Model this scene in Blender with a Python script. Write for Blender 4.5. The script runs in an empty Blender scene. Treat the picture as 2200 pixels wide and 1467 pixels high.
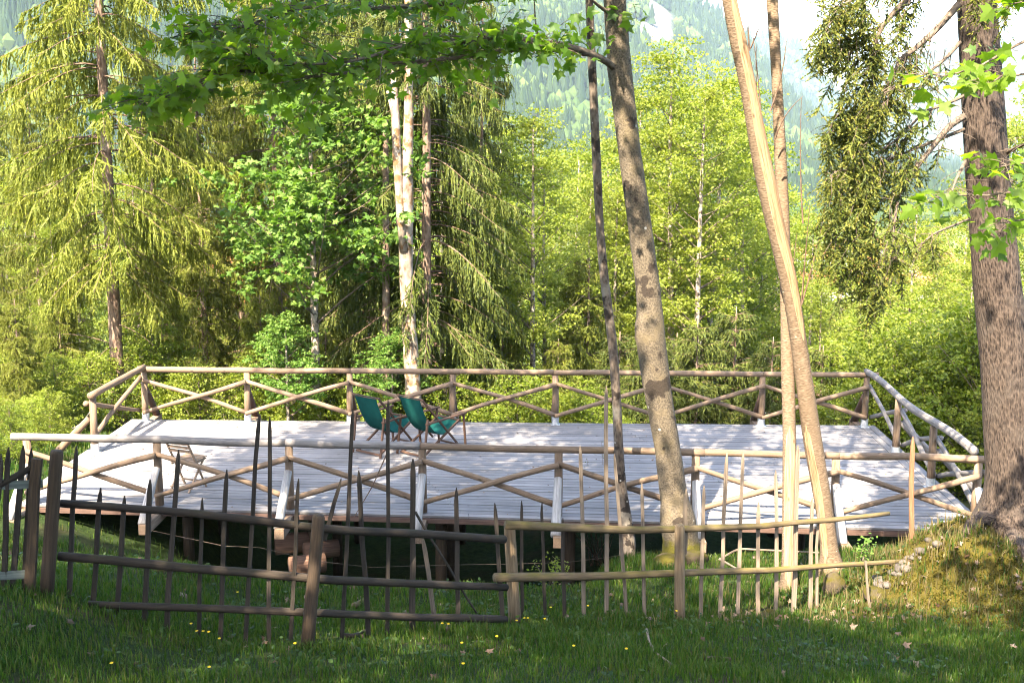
import bpy, math, random
import numpy as np
from mathutils import Matrix, Vector

R = np.random.default_rng(7)
random.seed(7)
SC = bpy.context.scene
COL = SC.collection

# ------------------------------------------------------------------ camera
CAM_H, PITCH, ROLL, FPX = 5.66, 0.168, 0.006, 2600.0      # metres above the deck, radians, focal length on a 2200 px wide frame
_f = np.array([0, math.cos(PITCH), -math.sin(PITCH)])
_u0 = np.array([0, math.sin(PITCH), math.cos(PITCH)])
_x = np.array([1.0, 0, 0])
_r = _x * math.cos(ROLL) + _u0 * math.sin(ROLL)
_u = _u0 * math.cos(ROLL) - _x * math.sin(ROLL)
cam_d = bpy.data.cameras.new('camera')
cam = bpy.data.objects.new('camera', cam_d)
COL.objects.link(cam)
M = Matrix(((_r[0], _u[0], -_f[0], 0), (_r[1], _u[1], -_f[1], 0), (_r[2], _u[2], -_f[2], CAM_H), (0, 0, 0, 1)))
cam.matrix_world = M
cam_d.sensor_width = 36.0
cam_d.lens = 36.0 * FPX / 2200.0
cam_d.clip_start = 0.1
cam_d.clip_end = 12000
cam_d.dof.use_dof = True
cam_d.dof.focus_distance = 19.5
cam_d.dof.aperture_fstop = 9.0
SC.camera = cam

# ------------------------------------------------------------------ light
SUN_TO = Vector((-0.38, -0.75, 1.0)).normalized()          # towards the sun: behind the camera, to its left
world = bpy.data.worlds.new('World'); SC.world = world; world.use_nodes = True
nt = world.node_tree
bg = nt.nodes['Background']
sky = nt.nodes.new('ShaderNodeTexSky'); sky.sky_type = 'NISHITA'; sky.sun_disc = False
sky.sun_elevation = math.asin(SUN_TO.z)
sky.sun_rotation = math.atan2(SUN_TO.x, SUN_TO.y)
sky.air_density = 1.0; sky.dust_density = 2.5; sky.ozone_density = 1.0
nt.links.new(sky.outputs[0], bg.inputs[0]); bg.inputs[1].default_value = 0.15
sun_d = bpy.data.lights.new('sun', 'SUN'); sun_d.energy = 5.0; sun_d.angle = math.radians(0.53); sun_d.color = (1.0, 0.88, 0.70)
sun = bpy.data.objects.new('sun', sun_d); COL.objects.link(sun)
sun.rotation_euler = SUN_TO.to_track_quat('Z', 'Y').to_euler()
sun.location = (0, 0, 60)
SC.view_settings.view_transform = 'Standard'; SC.view_settings.look = 'None'
SC.view_settings.exposure = 2.95; SC.view_settings.gamma = 1.0; SC.view_settings.use_curve_mapping = False
SC.render.engine = 'CYCLES'
cy = SC.cycles
cy.max_bounces = 6; cy.diffuse_bounces = 3; cy.glossy_bounces = 2; cy.transmission_bounces = 4; cy.volume_bounces = 1; cy.transparent_max_bounces = 6
cy.caustics_reflective = False; cy.caustics_refractive = False; cy.sample_clamp_indirect = 6.0
cy.use_denoising = True; cy.filter_width = 1.1
try: cy.denoiser = 'OPENIMAGEDENOISE'; cy.denoising_prefilter = 'ACCURATE'
except Exception: pass

# ------------------------------------------------------------------ geometry helpers
def P(px, py, y):
    """world point on the photograph's line of sight (px, py) at distance y in front of the camera"""
    d = _f + _r * (px - 1100) / FPX + _u * (733.5 - py) / FPX
    return np.array([0, 0, CAM_H]) + d * (y / d[1])
def nrm(v): v = np.asarray(v, float); return v / (np.linalg.norm(v, axis=-1, keepdims=True) + 1e-12)
def sm(a, b, x): t = np.clip((np.asarray(x, float) - a) / (b - a), 0, 1); return t * t * (3 - 2 * t)

def _hash(ix, iy, s):
    h = (ix.astype(np.int64) * 374761393 + iy.astype(np.int64) * 668265263 + s * 144665) & 0x7fffffff
    h = ((h ^ (h >> 13)) * 1274126177) & 0x7fffffff
    return ((h ^ (h >> 16)) & 0xffff) / 65535.0
def vnoise(x, y, s=0):
    x = np.asarray(x, float); y = np.asarray(y, float)
    ix, iy = np.floor(x), np.floor(y); fx, fy = x - ix, y - iy
    fx = fx * fx * (3 - 2 * fx); fy = fy * fy * (3 - 2 * fy)
    a = _hash(ix, iy, s); b = _hash(ix + 1, iy, s); c = _hash(ix, iy + 1, s); d = _hash(ix + 1, iy + 1, s)
    return (a * (1 - fx) + b * fx) * (1 - fy) + (c * (1 - fx) + d * fx) * fy
def fbm(x, y, o=4, s=0):
    v = 0; a = 0.5
    for k in range(o):
        v = v + a * (vnoise(x, y, s + k * 17) - 0.5); x = np.asarray(x) * 2.03 + 3.1; y = np.asarray(y) * 2.03 - 1.7; a *= 0.5
    return v

class MB:
    """collects triangles and quads, builds ONE mesh object"""
    def __init__(self): self.V = []; self.T = []; self.Q = []; self.C = []; self.n = 0; self.tint = []
    def add(self, V, F, tc=None, tint=None):
        V = np.asarray(V, float).reshape(-1, 3)
        for f in (F if isinstance(F, (list, tuple)) else [F]):
            f = np.asarray(f, int)
            if len(f): (self.T if f.shape[1] == 3 else self.Q).append(f + self.n)
        self.V.append(V); self.C.append(V if tc is None else np.asarray(tc, float))
        self.tint.append(np.zeros(len(V)) if tint is None else np.broadcast_to(np.asarray(tint, float), (len(V),)))
        self.n += len(V); return self
    def mesh(self, name, mat, origin=(0, 0, 0), smooth=True):
        V = np.concatenate(self.V) - np.asarray(origin, float); C = np.concatenate(self.C); T = np.concatenate(self.tint)
        t = np.concatenate(self.T) if self.T else np.zeros((0, 3), int)
        q = np.concatenate(self.Q) if self.Q else np.zeros((0, 4), int)
        me = bpy.data.meshes.new(name)
        me.vertices.add(len(V)); me.vertices.foreach_set('co', V.astype(np.float32).ravel())
        loops = np.concatenate([t.ravel(), q.ravel()]); me.loops.add(len(loops)); me.loops.foreach_set('vertex_index', loops.astype(np.int32))
        npoly = len(t) + len(q); me.polygons.add(npoly)
        st = np.concatenate([np.arange(len(t)) * 3, len(t) * 3 + np.arange(len(q)) * 4])
        me.polygons.foreach_set('loop_start', st.astype(np.int32))
        me.polygons.foreach_set('use_smooth', np.full(npoly, smooth))
        a = me.attributes.new('tc', 'FLOAT_VECTOR', 'POINT'); a.data.foreach_set('vector', C.astype(np.float32).ravel())
        a = me.attributes.new('tint', 'FLOAT', 'POINT'); a.data.foreach_set('value', T.astype(np.float32))
        me.update(calc_edges=True); me.validate()
        if mat is not None: me.materials.append(mat)
        return me
    def obj(self, name, mat, parent=None, origin=None, smooth=True):
        if origin is None: origin = tuple(parent.location) if parent is not None else (0, 0, 0)
        o = bpy.data.objects.new(name, self.mesh(name, mat, origin, smooth)); COL.objects.link(o)
        if parent is not None: o.parent = parent
        else: o.location = origin
        return o

def frames(Pt):
    T = np.gradient(Pt, axis=0); T = nrm(T)
    ref = np.array([0, 0, 1.0]) if abs(T[0][2]) < 0.9 else np.array([0, 1.0, 0])
    n = nrm(np.cross(T[0], ref)); N = [n]
    for i in range(1, len(Pt)):
        n = n - T[i] * np.dot(n, T[i]); n = nrm(n); N.append(n)
    N = np.array(N); B = np.cross(T, N); return T, N, B
def tube(Pt, rad, n=8, caps=True, rough=0.0, off=None, seed=0, point=False):
    """a log, limb or twig: rings along Pt; tc holds (r cos, r sin, length)"""
    Pt = np.asarray(Pt, float); rad = np.broadcast_to(np.asarray(rad, float), (len(Pt),))
    T, N, B = frames(Pt)
    th = np.linspace(0, 2 * np.pi, n, endpoint=False)
    L = np.concatenate([[0], np.cumsum(np.linalg.norm(np.diff(Pt, axis=0), axis=1))])
    o = R.uniform(0, 50) if off is None else off
    rr = rad[:, None] * np.ones(n)[None]
    if rough: rr = rr * (1 + rough * 2 * fbm(np.cos(th)[None] * 1.3 + L[:, None] * 1.1 + o, np.sin(th)[None] * 1.3 + L[:, None] * .35 + o, 3, 5))
    V = Pt[:, None] + rr[..., None] * (np.cos(th)[None, :, None] * N[:, None] + np.sin(th)[None, :, None] * B[:, None])
    tc = np.stack([rr * np.cos(th)[None], rr * np.sin(th)[None], L[:, None] + o + 0 * rr], -1)
    k = len(Pt); i = np.arange(k - 1)[:, None] * n; j = np.arange(n)[None]; j2 = (j + 1) % n
    Q = np.stack([i + j, i + j2, i + n + j2, i + n + j], -1).reshape(-1, 4)
    V = V.reshape(-1, 3); tc = tc.reshape(-1, 3); F = [Q]
    if caps:
        m = len(V)
        e = Pt[-1] + (T[-1] * rad[-1] * 3 if point else 0)
        V = np.vstack([V, Pt[:1], e[None]]); tc = np.vstack([tc, [[0, 0, o]], [[0, 0, L[-1] + o]]])
        jj = np.arange(n); F.append(np.stack([np.full(n, m), (jj + 1) % n, jj], -1))
        F.append(np.stack([np.full(n, m + 1), (k - 1) * n + jj, (k - 1) * n + (jj + 1) % n], -1))
    return V, F, tc
def box8(C8, tc=None):
    """six quads of eight corners: bottom 0-3 anticlockwise, top 4-7"""
    return np.asarray(C8, float), [np.array([[3, 2, 1, 0], [4, 5, 6, 7], [0, 1, 5, 4], [1, 2, 6, 5], [2, 3, 7, 6], [3, 0, 4, 7]])], tc
def boxa(c, ax, ay, az, off=None):
    """box from centre and three half-axis vectors"""
    c, ax, ay, az = map(lambda q: np.asarray(q, float), (c, ax, ay, az))
    s = [(-1, -1, -1), (1, -1, -1), (1, 1, -1), (-1, 1, -1), (-1, -1, 1), (1, -1, 1), (1, 1, 1), (-1, 1, 1)]
    V = [c + a * ax + b * ay + d * az for a, b, d in s]
    o = R.uniform(0, 50) if off is None else off
    h = [np.linalg.norm(q) for q in (ax, ay, az)]; k = int(np.argmax(h)); order = [i for i in range(3) if i != k] + [k]
    tc = [[(a, b, d)[i] * h[i] + (o if i == k else 0) for i in order] for a, b, d in s]
    return box8(V, tc)
def bar(a, b, w, t, up=(0, 0, 1)):
    """square timber from a to b"""
    a, b = np.asarray(a, float), np.asarray(b, float); d = b - a; z = nrm(d)
    x = np.cross(z, up)
    if np.linalg.norm(x) < 1e-4: x = np.array([1.0, 0, 0])
    x = nrm(x); y = np.cross(x, z)
    return boxa((a + b) / 2, x * w / 2, y * t / 2, d / 2)

def tag(o, label=None, cat=None, group=None, kind=None):
    for k, v in (('label', label), ('category', cat), ('group', group), ('kind', kind)):
        if v: o[k] = v
    return o
def thing(name, label, cat, loc=(0, 0, 0), group=None):
    o = bpy.data.objects.new(name, None); COL.objects.link(o); o.location = tuple(float(q) for q in loc); o.empty_display_size = 0.2
    return tag(o, label, cat, group)
def copy_tree(src, loc, rz=0.0, s=1.0, label=None, group=None):
    r = src.copy(); COL.objects.link(r); r.location = tuple(float(q) for q in loc); r.rotation_euler = (0, 0, rz)
    r.scale = (s, s, s) if np.isscalar(s) else s
    tag(r, label, None, group)
    for ch in src.children:
        c = ch.copy(); COL.objects.link(c); c.parent = r
    return r

# ------------------------------------------------------------------ material helpers
class NT:
    def __init__(self, name):
        self.m = bpy.data.materials.new(name); self.m.use_nodes = True; self.t = self.m.node_tree; self.t.nodes.clear()
        self.out = self.n('OutputMaterial')
    def n(self, kind, **kw):
        nd = self.t.nodes.new('ShaderNode' + kind)
        for k, v in kw.items(): setattr(nd, k, v)
        return nd
    def l(self, a, b): self.t.links.new(a, b)
    def attr(self, name): return self.n('Attribute', attribute_name=name)
    def mapping(self, vec, scale):
        m = self.n('Mapping'); m.inputs['Scale'].default_value = scale; self.l(vec, m.inputs['Vector']); return m.outputs[0]
    def noise(self, vec, scale, detail=4, rough=0.6, dist=0.0):
        t = self.n('TexNoise'); t.inputs['Scale'].default_value = scale; t.inputs['Detail'].default_value = detail
        t.inputs['Roughness'].default_value = rough; t.inputs['Distortion'].default_value = dist
        if vec is not None: self.l(vec, t.inputs['Vector'])
        return t.outputs['Fac']
    def vor(self, vec, scale, feature='F1', rnd=1.0):
        t = self.n('TexVoronoi', feature=feature); t.inputs['Scale'].default_value = scale; t.inputs['Randomness'].default_value = rnd
        self.l(vec, t.inputs['Vector']); return t.outputs['Distance']
    def ramp(self, fac, stops, interp='LINEAR'):
        r = self.n('ValToRGB'); e = r.color_ramp.elements; r.color_ramp.interpolation = interp
        while len(e) < len(stops): e.new(0.5)
        for el, (p, c) in zip(e, stops):
            el.position = p; el.color = (c, c, c, 1) if np.isscalar(c) else (*c, 1)
        self.l(fac, r.inputs['Fac']); return r.outputs['Color']
    def mix(self, fac, a, b, mode='MIX'):
        m = self.n('Mix', data_type='RGBA', blend_type=mode)
        for s, v in ((m.inputs[0], fac), (m.inputs[6], a), (m.inputs[7], b)):
            if hasattr(v, 'links'): self.l(v, s)
            elif np.isscalar(v): s.default_value = v
            else: s.default_value = (*v, 1)
        return m.outputs[2]
    def math(self, op, a, b=0.0, clamp=False):
        m = self.n('Math', operation=op, use_clamp=clamp)
        for s, v in ((m.inputs[0], a), (m.inputs[1], b)):
            if hasattr(v, 'links'): self.l(v, s)
            else: s.default_value = v
        return m.outputs[0]
    def bump(self, h, strength=0.4, dist=0.02):
        b = self.n('Bump'); b.inputs['Strength'].default_value = strength; b.inputs['Distance'].default_value = dist
        self.l(h, b.inputs['Height']); return b.outputs[0]
    def hsv(self, col, h=0.5, s=1.0, v=1.0):
        n = self.n('HueSaturation')
        for k, q in (('Hue', h), ('Saturation', s), ('Value', v)):
            if hasattr(q, 'links'): self.l(q, n.inputs[k])
            else: n.inputs[k].default_value = q
        self.l(col, n.inputs['Color']); return n.outputs[0]
    def pbr(self, col, rough=0.8, normal=None, spec=0.3, metal=0.0):
        b = self.n('BsdfPrincipled')
        for k, v in (('Base Color', col), ('Roughness', rough), ('Specular IOR Level', spec), ('Metallic', metal)):
            if hasattr(v, 'links'): self.l(v, b.inputs[k])
            else: b.inputs[k].default_value = (*v, 1) if not np.isscalar(v) else v
        if normal is not None: self.l(normal, b.inputs['Normal'])
        return b.outputs[0]
    def done(self, sh): self.l(sh, self.out.inputs['Surface']); return self.m
    def rnd(self): return self.n('ObjectInfo').outputs['Random']
    def upness(self):
        g = self.n('NewGeometry'); s = self.n('SeparateXYZ'); self.l(g.outputs['Normal'], s.inputs[0]); return s.outputs['Z']

def wood(name, dark, light, stretch=(14, 14, 1.2), var=0.25, edge=0, moss=None, knots=0.0, blot=None, bump=0.35, rough=0.85, mossamt=0.5):
    k = NT(name); tc = k.attr('tc').outputs['Vector']
    g = k.noise(k.mapping(tc, stretch), 3.0, 6, 0.65, 0.4)
    c = k.ramp(g, [(0.3, dark), (0.68, light)])
    big = k.noise(tc, 1.3, 3)
    if blot is not None: c = k.mix(k.ramp(big, [(0.5, 0.0), (0.62, 1.0)]), c, k.mix(g, blot, light))
    if knots:
        v = k.vor(k.mapping(tc, (7, 7, 2.6)), 1.0)
        c = k.mix(k.ramp(v, [(0.03, knots), (0.11, 0.0)]), c, tuple(q * 0.3 for q in dark))
    if moss is not None:
        mk = k.math('MULTIPLY', k.ramp(k.upness(), [(0.0, 0.25), (0.8, 1.0)]), k.ramp(k.noise(tc, 4.0, 5, 0.7), [(0.62 - 0.25 * mossamt, 0.0), (0.8 - 0.2 * mossamt, 1.0)]))
        c = k.mix(mk, c, moss)
    if edge:      # board edges painted darker so the shadowed gaps read as lines
        sx = k.n('SeparateXYZ'); k.l(tc, sx.inputs[0]); e = k.math('ABSOLUTE', k.math('SUBTRACT', sx.outputs['X'], edge / 2))
        e = k.math('ADD', e, k.math('MULTIPLY', k.math('SUBTRACT', k.noise(tc, 6.0, 3), .5), .012))
        c = k.mix(k.ramp(k.math('DIVIDE', e, edge / 2), [(.88, 0.0), (.96, .6)]), c, tuple(q * .42 for q in dark))
    v = k.math('ADD', k.math('MULTIPLY', k.rnd(), var), 1 - var / 2)
    if edge: v = k.math('MULTIPLY', v, k.ramp(k.noise(k.n('NewGeometry').outputs['Position'], .9, 5, .65), [(.3, .72), (.7, 1.15)]))
    c = k.hsv(c, 0.5, 1.0, v)
    return k.done(k.pbr(c, rough, k.bump(g, bump, 0.01)))

def leafmat(name, cols, trans=0.45, tcol=None, rough=0.5, spec=0.25, objvar=0.2):
    """cols: dark to light, one tone per leaf"""
    k = NT(name); g = k.n('NewGeometry'); ri = g.outputs['Random Per Island']
    n = len(cols); c = k.ramp(ri, [(i / (n - 1), q) for i, q in enumerate(cols)])
    pos = k.noise(g.outputs['Position'], 0.55, 2)
    c = k.hsv(c, k.math('ADD', k.math('MULTIPLY', pos, -0.035), 0.5175), 1.0, k.math('ADD', k.math('MULTIPLY', k.rnd(), objvar), 1 - objvar / 2))
    d = k.pbr(c, rough, None, spec)
    t = k.n('BsdfTranslucent'); k.l(k.mix(1.0, c, tcol or (1.5, 1.6, 0.6), 'MULTIPLY'), t.inputs['Color'])
    m = k.n('MixShader'); m.inputs[0].default_value = trans; k.l(d, m.inputs[1]); k.l(t.outputs[0], m.inputs[2])
    return k.done(m.outputs[0])

MAT = {}
MAT['plank'] = wood('weathered_deck_board', (0.138, 0.126, 0.121), (0.245, 0.226, 0.217), (34, 34, 0.8), 0.32, edge=0.14, knots=1.0, bump=0.3)
MAT['fascia'] = wood('red_brown_timber', (0.045, 0.025, 0.018), (0.115, 0.068, 0.05), (20, 20, 1.0), 0.2)
MAT['log'] = wood('peeled_log', (0.085, 0.052, 0.032), (0.20, 0.14, 0.093), (16, 16, 1.0), 0.3, knots=0.9, blot=(0.10, 0.06, 0.035))
MAT['greylog'] = wood('silvered_log', (0.085, 0.073, 0.066), (0.21, 0.188, 0.175), (16, 16, 1.0), 0.2, knots=0.5)
MAT['whitewood'] = wood('bleached_strut_wood', (0.17, 0.155, 0.145), (0.40, 0.375, 0.355), (18, 18, 0.9), 0.2, knots=0.6, bump=0.4)
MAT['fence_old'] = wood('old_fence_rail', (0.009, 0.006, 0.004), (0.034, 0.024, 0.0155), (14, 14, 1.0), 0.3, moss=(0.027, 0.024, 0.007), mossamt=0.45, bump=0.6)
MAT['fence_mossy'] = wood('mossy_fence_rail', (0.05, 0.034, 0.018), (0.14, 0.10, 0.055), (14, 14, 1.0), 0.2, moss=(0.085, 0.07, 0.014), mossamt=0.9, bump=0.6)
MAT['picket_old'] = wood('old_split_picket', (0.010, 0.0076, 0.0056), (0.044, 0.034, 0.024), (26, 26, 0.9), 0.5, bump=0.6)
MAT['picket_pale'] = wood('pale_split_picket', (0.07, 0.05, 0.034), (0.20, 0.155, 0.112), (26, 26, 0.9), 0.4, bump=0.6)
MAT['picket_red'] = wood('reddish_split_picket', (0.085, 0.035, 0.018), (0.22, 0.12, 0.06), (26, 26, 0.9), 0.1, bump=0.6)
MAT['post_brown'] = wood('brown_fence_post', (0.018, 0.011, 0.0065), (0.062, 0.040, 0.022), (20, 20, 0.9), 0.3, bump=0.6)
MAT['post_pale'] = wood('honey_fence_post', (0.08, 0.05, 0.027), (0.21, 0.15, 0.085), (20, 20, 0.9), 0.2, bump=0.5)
MAT['green_board'] = wood('grey_green_board', (0.05, 0.06, 0.05), (0.12, 0.135, 0.115), (20, 20, 0.8), 0.1)
MAT['chair_wood'] = wood('dark_chair_wood', (0.045, 0.022, 0.014), (0.12, 0.066, 0.04), (20, 20, 1.0), 0.2)
MAT['slat_wood'] = wood('brown_slat_wood', (0.13, 0.085, 0.055), (0.30, 0.21, 0.14), (20, 20, 1.0), 0.2)

def metal():
    k = NT('zinc_metal'); p = k.n('NewGeometry').outputs['Position']; c = k.ramp(k.noise(p, 30, 3), [(0.3, (0.42, 0.43, 0.45)), (0.7, (0.62, 0.63, 0.65))])
    return k.done(k.pbr(c, 0.45, None, 0.5, 0.7))
MAT['metal'] = metal()
def cloth():
    k = NT('green_canvas'); p = k.attr('tc').outputs['Vector']; n = k.noise(p, 90, 2); b = k.noise(p, 4, 3)
    c = k.ramp(b, [(0.3, (0.004, 0.045, 0.04)), (0.7, (0.009, 0.08, 0.068))])
    d = k.pbr(c, 0.9, k.bump(n, 0.2, 0.002), 0.1); t = k.n('BsdfTranslucent'); t.inputs[0].default_value = (0.012, 0.10, 0.085, 1)
    m = k.n('MixShader'); m.inputs[0].default_value = 0.18; k.l(d, m.inputs[1]); k.l(t.outputs[0], m.inputs[2]); return k.done(m.outputs[0])
MAT['canvas'] = cloth()

def bark(name, dark, light, stretch, bump, spots=None, dabs=None, lich=None, scale=3.0, mossz=None):
    k = NT(name); tc = k.attr('tc').outputs['Vector']; vec = k.mapping(tc, stretch)
    g = k.noise(vec, scale, 7, 0.7, 0.6); v = k.vor(vec, scale * 1.4)
    h = k.math('ADD', k.math('MULTIPLY', g, 0.7), k.math('MULTIPLY', v, 0.5))
    c = k.ramp(h, [(0.38, dark), (0.8, light)])
    if lich is not None:
        c = k.mix(k.ramp(k.noise(tc, 2.2, 4, 0.65), [(0.52, 0.0), (0.64, 0.8)]), c, lich)
    if dabs is not None:      # dark lichen / moss blotches on the bark
        c = k.mix(k.ramp(k.noise(tc, dabs[0], 4, 0.55), [(dabs[1], 0.0), (dabs[1] + 0.03, 0.9)]), c, dabs[2])
    if spots is not None:     # round pale lichen spots
        c = k.mix(k.ramp(k.vor(tc, spots[0]), [(spots[1], 1.0), (spots[1] + 0.035, 0.0)]), c, spots[2])
    if mossz is not None:     # moss climbing from the foot of the trunk
        s = k.n('SeparateXYZ'); k.l(k.n('NewGeometry').outputs['Position'], s.inputs[0])
        q = k.math('ADD', k.math('MULTIPLY', k.noise(tc, 2.5, 4), 1.2), k.math('MULTIPLY', k.math('SUBTRACT', s.outputs['Z'], mossz[0]), -mossz[1]))
        c = k.mix(k.ramp(q, [(0.50, 0.0), (0.66, 1.0)]), c, k.mix(k.noise(tc, 40, 2), (0.035, 0.034, 0.006), (0.10, 0.085, 0.010)))
    return k.done(k.pbr(c, 0.9, k.bump(h, bump, 0.03), 0.2))
MAT['bark_maple'] = bark('grey_maple_bark', (0.045, 0.035, 0.024), (0.115, 0.092, 0.064), (12, 12, 9), 0.45, spots=(4.0, 0.06, (0.26, 0.25, 0.22)), dabs=(3.2, 0.60, (0.022, 0.016, 0.012)), lich=(0.11, 0.085, 0.05), mossz=(0.1, 1.1))
MAT['bark_slim'] = bark('mottled_slim_bark', (0.045, 0.034, 0.027), (0.13, 0.10, 0.075), (7, 7, 3), 0.4, spots=(6, 0.06, (0.30, 0.285, 0.26)), dabs=(3.4, 0.56, (0.018, 0.013, 0.010)), lich=(0.20, 0.175, 0.14))
MAT['bark_spruce'] = bark('flaky_spruce_bark', (0.012, 0.008, 0.0065), (0.082, 0.060, 0.046), (11, 11, 2.6), 1.0, lich=(0.065, 0.05, 0.04), scale=3.4, mossz=(0.3, 1.3))
MAT['bark_spruce_far'] = bark('brown_spruce_bark', (0.085, 0.05, 0.035), (0.22, 0.155, 0.11), (6, 6, 2.5), 0.8, lich=(0.24, 0.19, 0.145), scale=2.0)
MAT['bark_pale'] = bark('peeling_pale_bark', (0.10, 0.062, 0.04), (0.29, 0.23, 0.175), (4, 4, 2), 0.6, dabs=(5.0, 0.57, (0.14, 0.075, 0.03)), lich=(0.28, 0.24, 0.195), scale=1.8)
MAT['bark_thin'] = bark('pale_thin_trunk_bark', (0.11, 0.08, 0.056), (0.32, 0.265, 0.205), (6, 6, 3), 0.5, dabs=(3.0, 0.58, (0.035, 0.025, 0.018)), lich=(0.30, 0.265, 0.22), scale=2.0)
MAT['bark_young'] = bark('smooth_tan_bark', (0.075, 0.049, 0.029), (0.17, 0.122, 0.08), (5, 5, 16), 0.3, spots=(8, 0.05, (0.30, 0.265, 0.21)), lich=(0.125, 0.088, 0.055), mossz=(-0.35, 1.6))
MAT['bare_wood'] = wood('bare_stripped_wood', (0.10, 0.05, 0.02), (0.36, 0.245, 0.14), (22, 22, 0.9), 0.1, blot=(0.12, 0.055, 0.022), bump=0.9, knots=0.8)
MAT['twig'] = bark('grey_twig_bark', (0.055, 0.04, 0.03), (0.15, 0.115, 0.085), (8, 8, 3), 0.4)
MAT['deadtwig'] = bark('dry_brown_twig', (0.06, 0.032, 0.022), (0.17, 0.115, 0.08), (8, 8, 3), 0.4)

MAT['leaf_maple'] = leafmat('maple_leaf', [(0.055, 0.115, 0.016), (0.085, 0.155, 0.02), (0.13, 0.19, 0.024), (0.065, 0.125, 0.032)], 0.6, (1.8, 1.9, 0.5), 0.45, 0.3)
MAT['leaf_maple_far'] = leafmat('sunny_maple_leaf', [(0.05, 0.10, 0.015), (0.085, 0.15, 0.025), (0.12, 0.18, 0.035)], 0.4, (1.4, 1.6, 0.6), 0.6, 0.2)
MAT['leaf_light'] = leafmat('light_green_leaf', [(0.115, 0.155, 0.018), (0.17, 0.205, 0.028), (0.215, 0.24, 0.042)], 0.5, (1.5, 1.5, 0.5))
MAT['leaf_mid'] = leafmat('mid_green_leaf', [(0.08, 0.115, 0.011), (0.12, 0.155, 0.015), (0.16, 0.185, 0.022)], 0.48, (1.4, 1.5, 0.5))
MAT['needle_lit'] = leafmat('yellow_green_needles', [(0.085, 0.105, 0.015), (0.135, 0.155, 0.021), (0.185, 0.195, 0.032)], 0.4, (1.4, 1.4, 0.6), 0.6, 0.2, 0.3)
MAT['needle_dark'] = leafmat('dark_green_needles', [(0.04, 0.058, 0.012), (0.068, 0.085, 0.015), (0.11, 0.125, 0.022)], 0.3, (1.4, 1.4, 0.6), 0.6, 0.2, 0.3)
MAT['needle_big'] = leafmat('bluish_spruce_needles', [(0.04, 0.06, 0.015), (0.08, 0.10, 0.019), (0.14, 0.15, 0.026)], 0.32, (1.4, 1.4, 0.6), 0.6, 0.2)
MAT['needle_tip'] = leafmat('fresh_needle_tips', [(0.10, 0.12, 0.018), (0.14, 0.15, 0.022), (0.17, 0.145, 0.03)], 0.35, (1.3, 1.3, 0.6))
MAT['grass'] = leafmat('meadow_grass', [(0.014, 0.040, 0.004), (0.030, 0.066, 0.007), (0.055, 0.090, 0.010), (0.075, 0.070, 0.022)], 0.4, (1.3, 1.6, 0.6), 0.5, 0.3)
MAT['drygrass'] = leafmat('dry_straw_grass', [(0.10, 0.075, 0.03), (0.16, 0.125, 0.06), (0.085, 0.085, 0.02)], 0.3, (1.2, 1.2, 0.8))
MAT['litter'] = leafmat('dry_leaf_litter', [(0.06, 0.032, 0.018), (0.12, 0.075, 0.046), (0.19, 0.14, 0.10), (0.075, 0.045, 0.026)], 0.2, (1.2, 1.1, 0.9))
MAT['petal'] = leafmat('yellow_petal', [(0.70, 0.45, 0.01), (0.75, 0.52, 0.02)], 0.3, (1.1, 1.1, 0.8))

# ------------------------------------------------------------------ terrain
_gy = np.array([-60, -20, 0, 9, 11, 13.7, 16.2, 18, 24, 27, 33, 45, 80, 150, 260, 900, 6000])
_gz = np.array([16, 9, 4.0, 1.40, 0.84, 0.06, -0.22, -0.75, -1.5, -2.4, -4.6, -9, -19, -33, -38, -40, -40])
def gh(x, y):
    x = np.asarray(x, float); y = np.asarray(y, float)
    z = np.interp(y, _gy, _gz)
    z = z + 0.55 * sm(-2.6, -4.6, x) * sm(7, 10, y) * sm(16.5, 13.5, y)                         # the lawn is higher on the left
    z = z + (1.0 * sm(15, 19, y) + 1.6 * sm(24, 34, y)) * sm(-5.2, -8.5, x) * sm(60, 36, y)       # bank beside the deck
    z = z + 7.0 * sm(-6, -30, x) * sm(35, 60, y) * sm(300, 120, y)                                # wooded rise left of the valley
    z = z - 1.15 * sm(14.9, 16.0, y + 0.25 * sm(-3, -5, x) * 0) * sm(-5.6, -4.4, x) * sm(1.6, 0.2, x) * sm(26, 22, y)   # hollow under the deck
    z = z - 0.85 * sm(16.2, 17.2, y) * sm(0.2, 1.6, x) * sm(7.4, 6.8, x) * sm(26, 22, y)
    z = z + 0.60 * np.exp(-(((x - 5.5) / 1.05) ** 2 + ((y - 14.15) / 0.95) ** 2)) * (1 + 1.5 * fbm(x * 2.2, y * 2.2, 3, 41))   # mossy mound
    z = z + 0.42 * np.exp(-(((x - 6.1) / 1.5) ** 2 + ((y - 14.6) / 1.6) ** 2))                    # mound round the spruce
    z = z + 0.10 * sm(0.6, 2.0, x) * sm(14.5, 16.2, y) * sm(17.4, 16.6, y)                        # level ground under the maple
    mm = np.exp(-(((x - 5.5) / 1.35) ** 2 + ((y - 13.6) / 1.3) ** 2) ** 2)
    z = z + mm * (0.30 * (0.22 - np.abs(fbm(x * 1.3 + 3, y * 0.9, 2, 44))) + 0.22 * fbm(x * 3.4, y * 3.4, 3, 45))   # lumps and buried roots
    near = sm(60, 30, y)
    z = z + near * (0.16 * fbm(x * 0.9, y * 0.9, 4, 3) + 0.5 * sm(26, 32, y) * fbm(x * 0.25, y * 0.25, 3, 9)) + (1 - near) * 6 * fbm(x / 60, y / 60, 4, 4)
    return z
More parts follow.
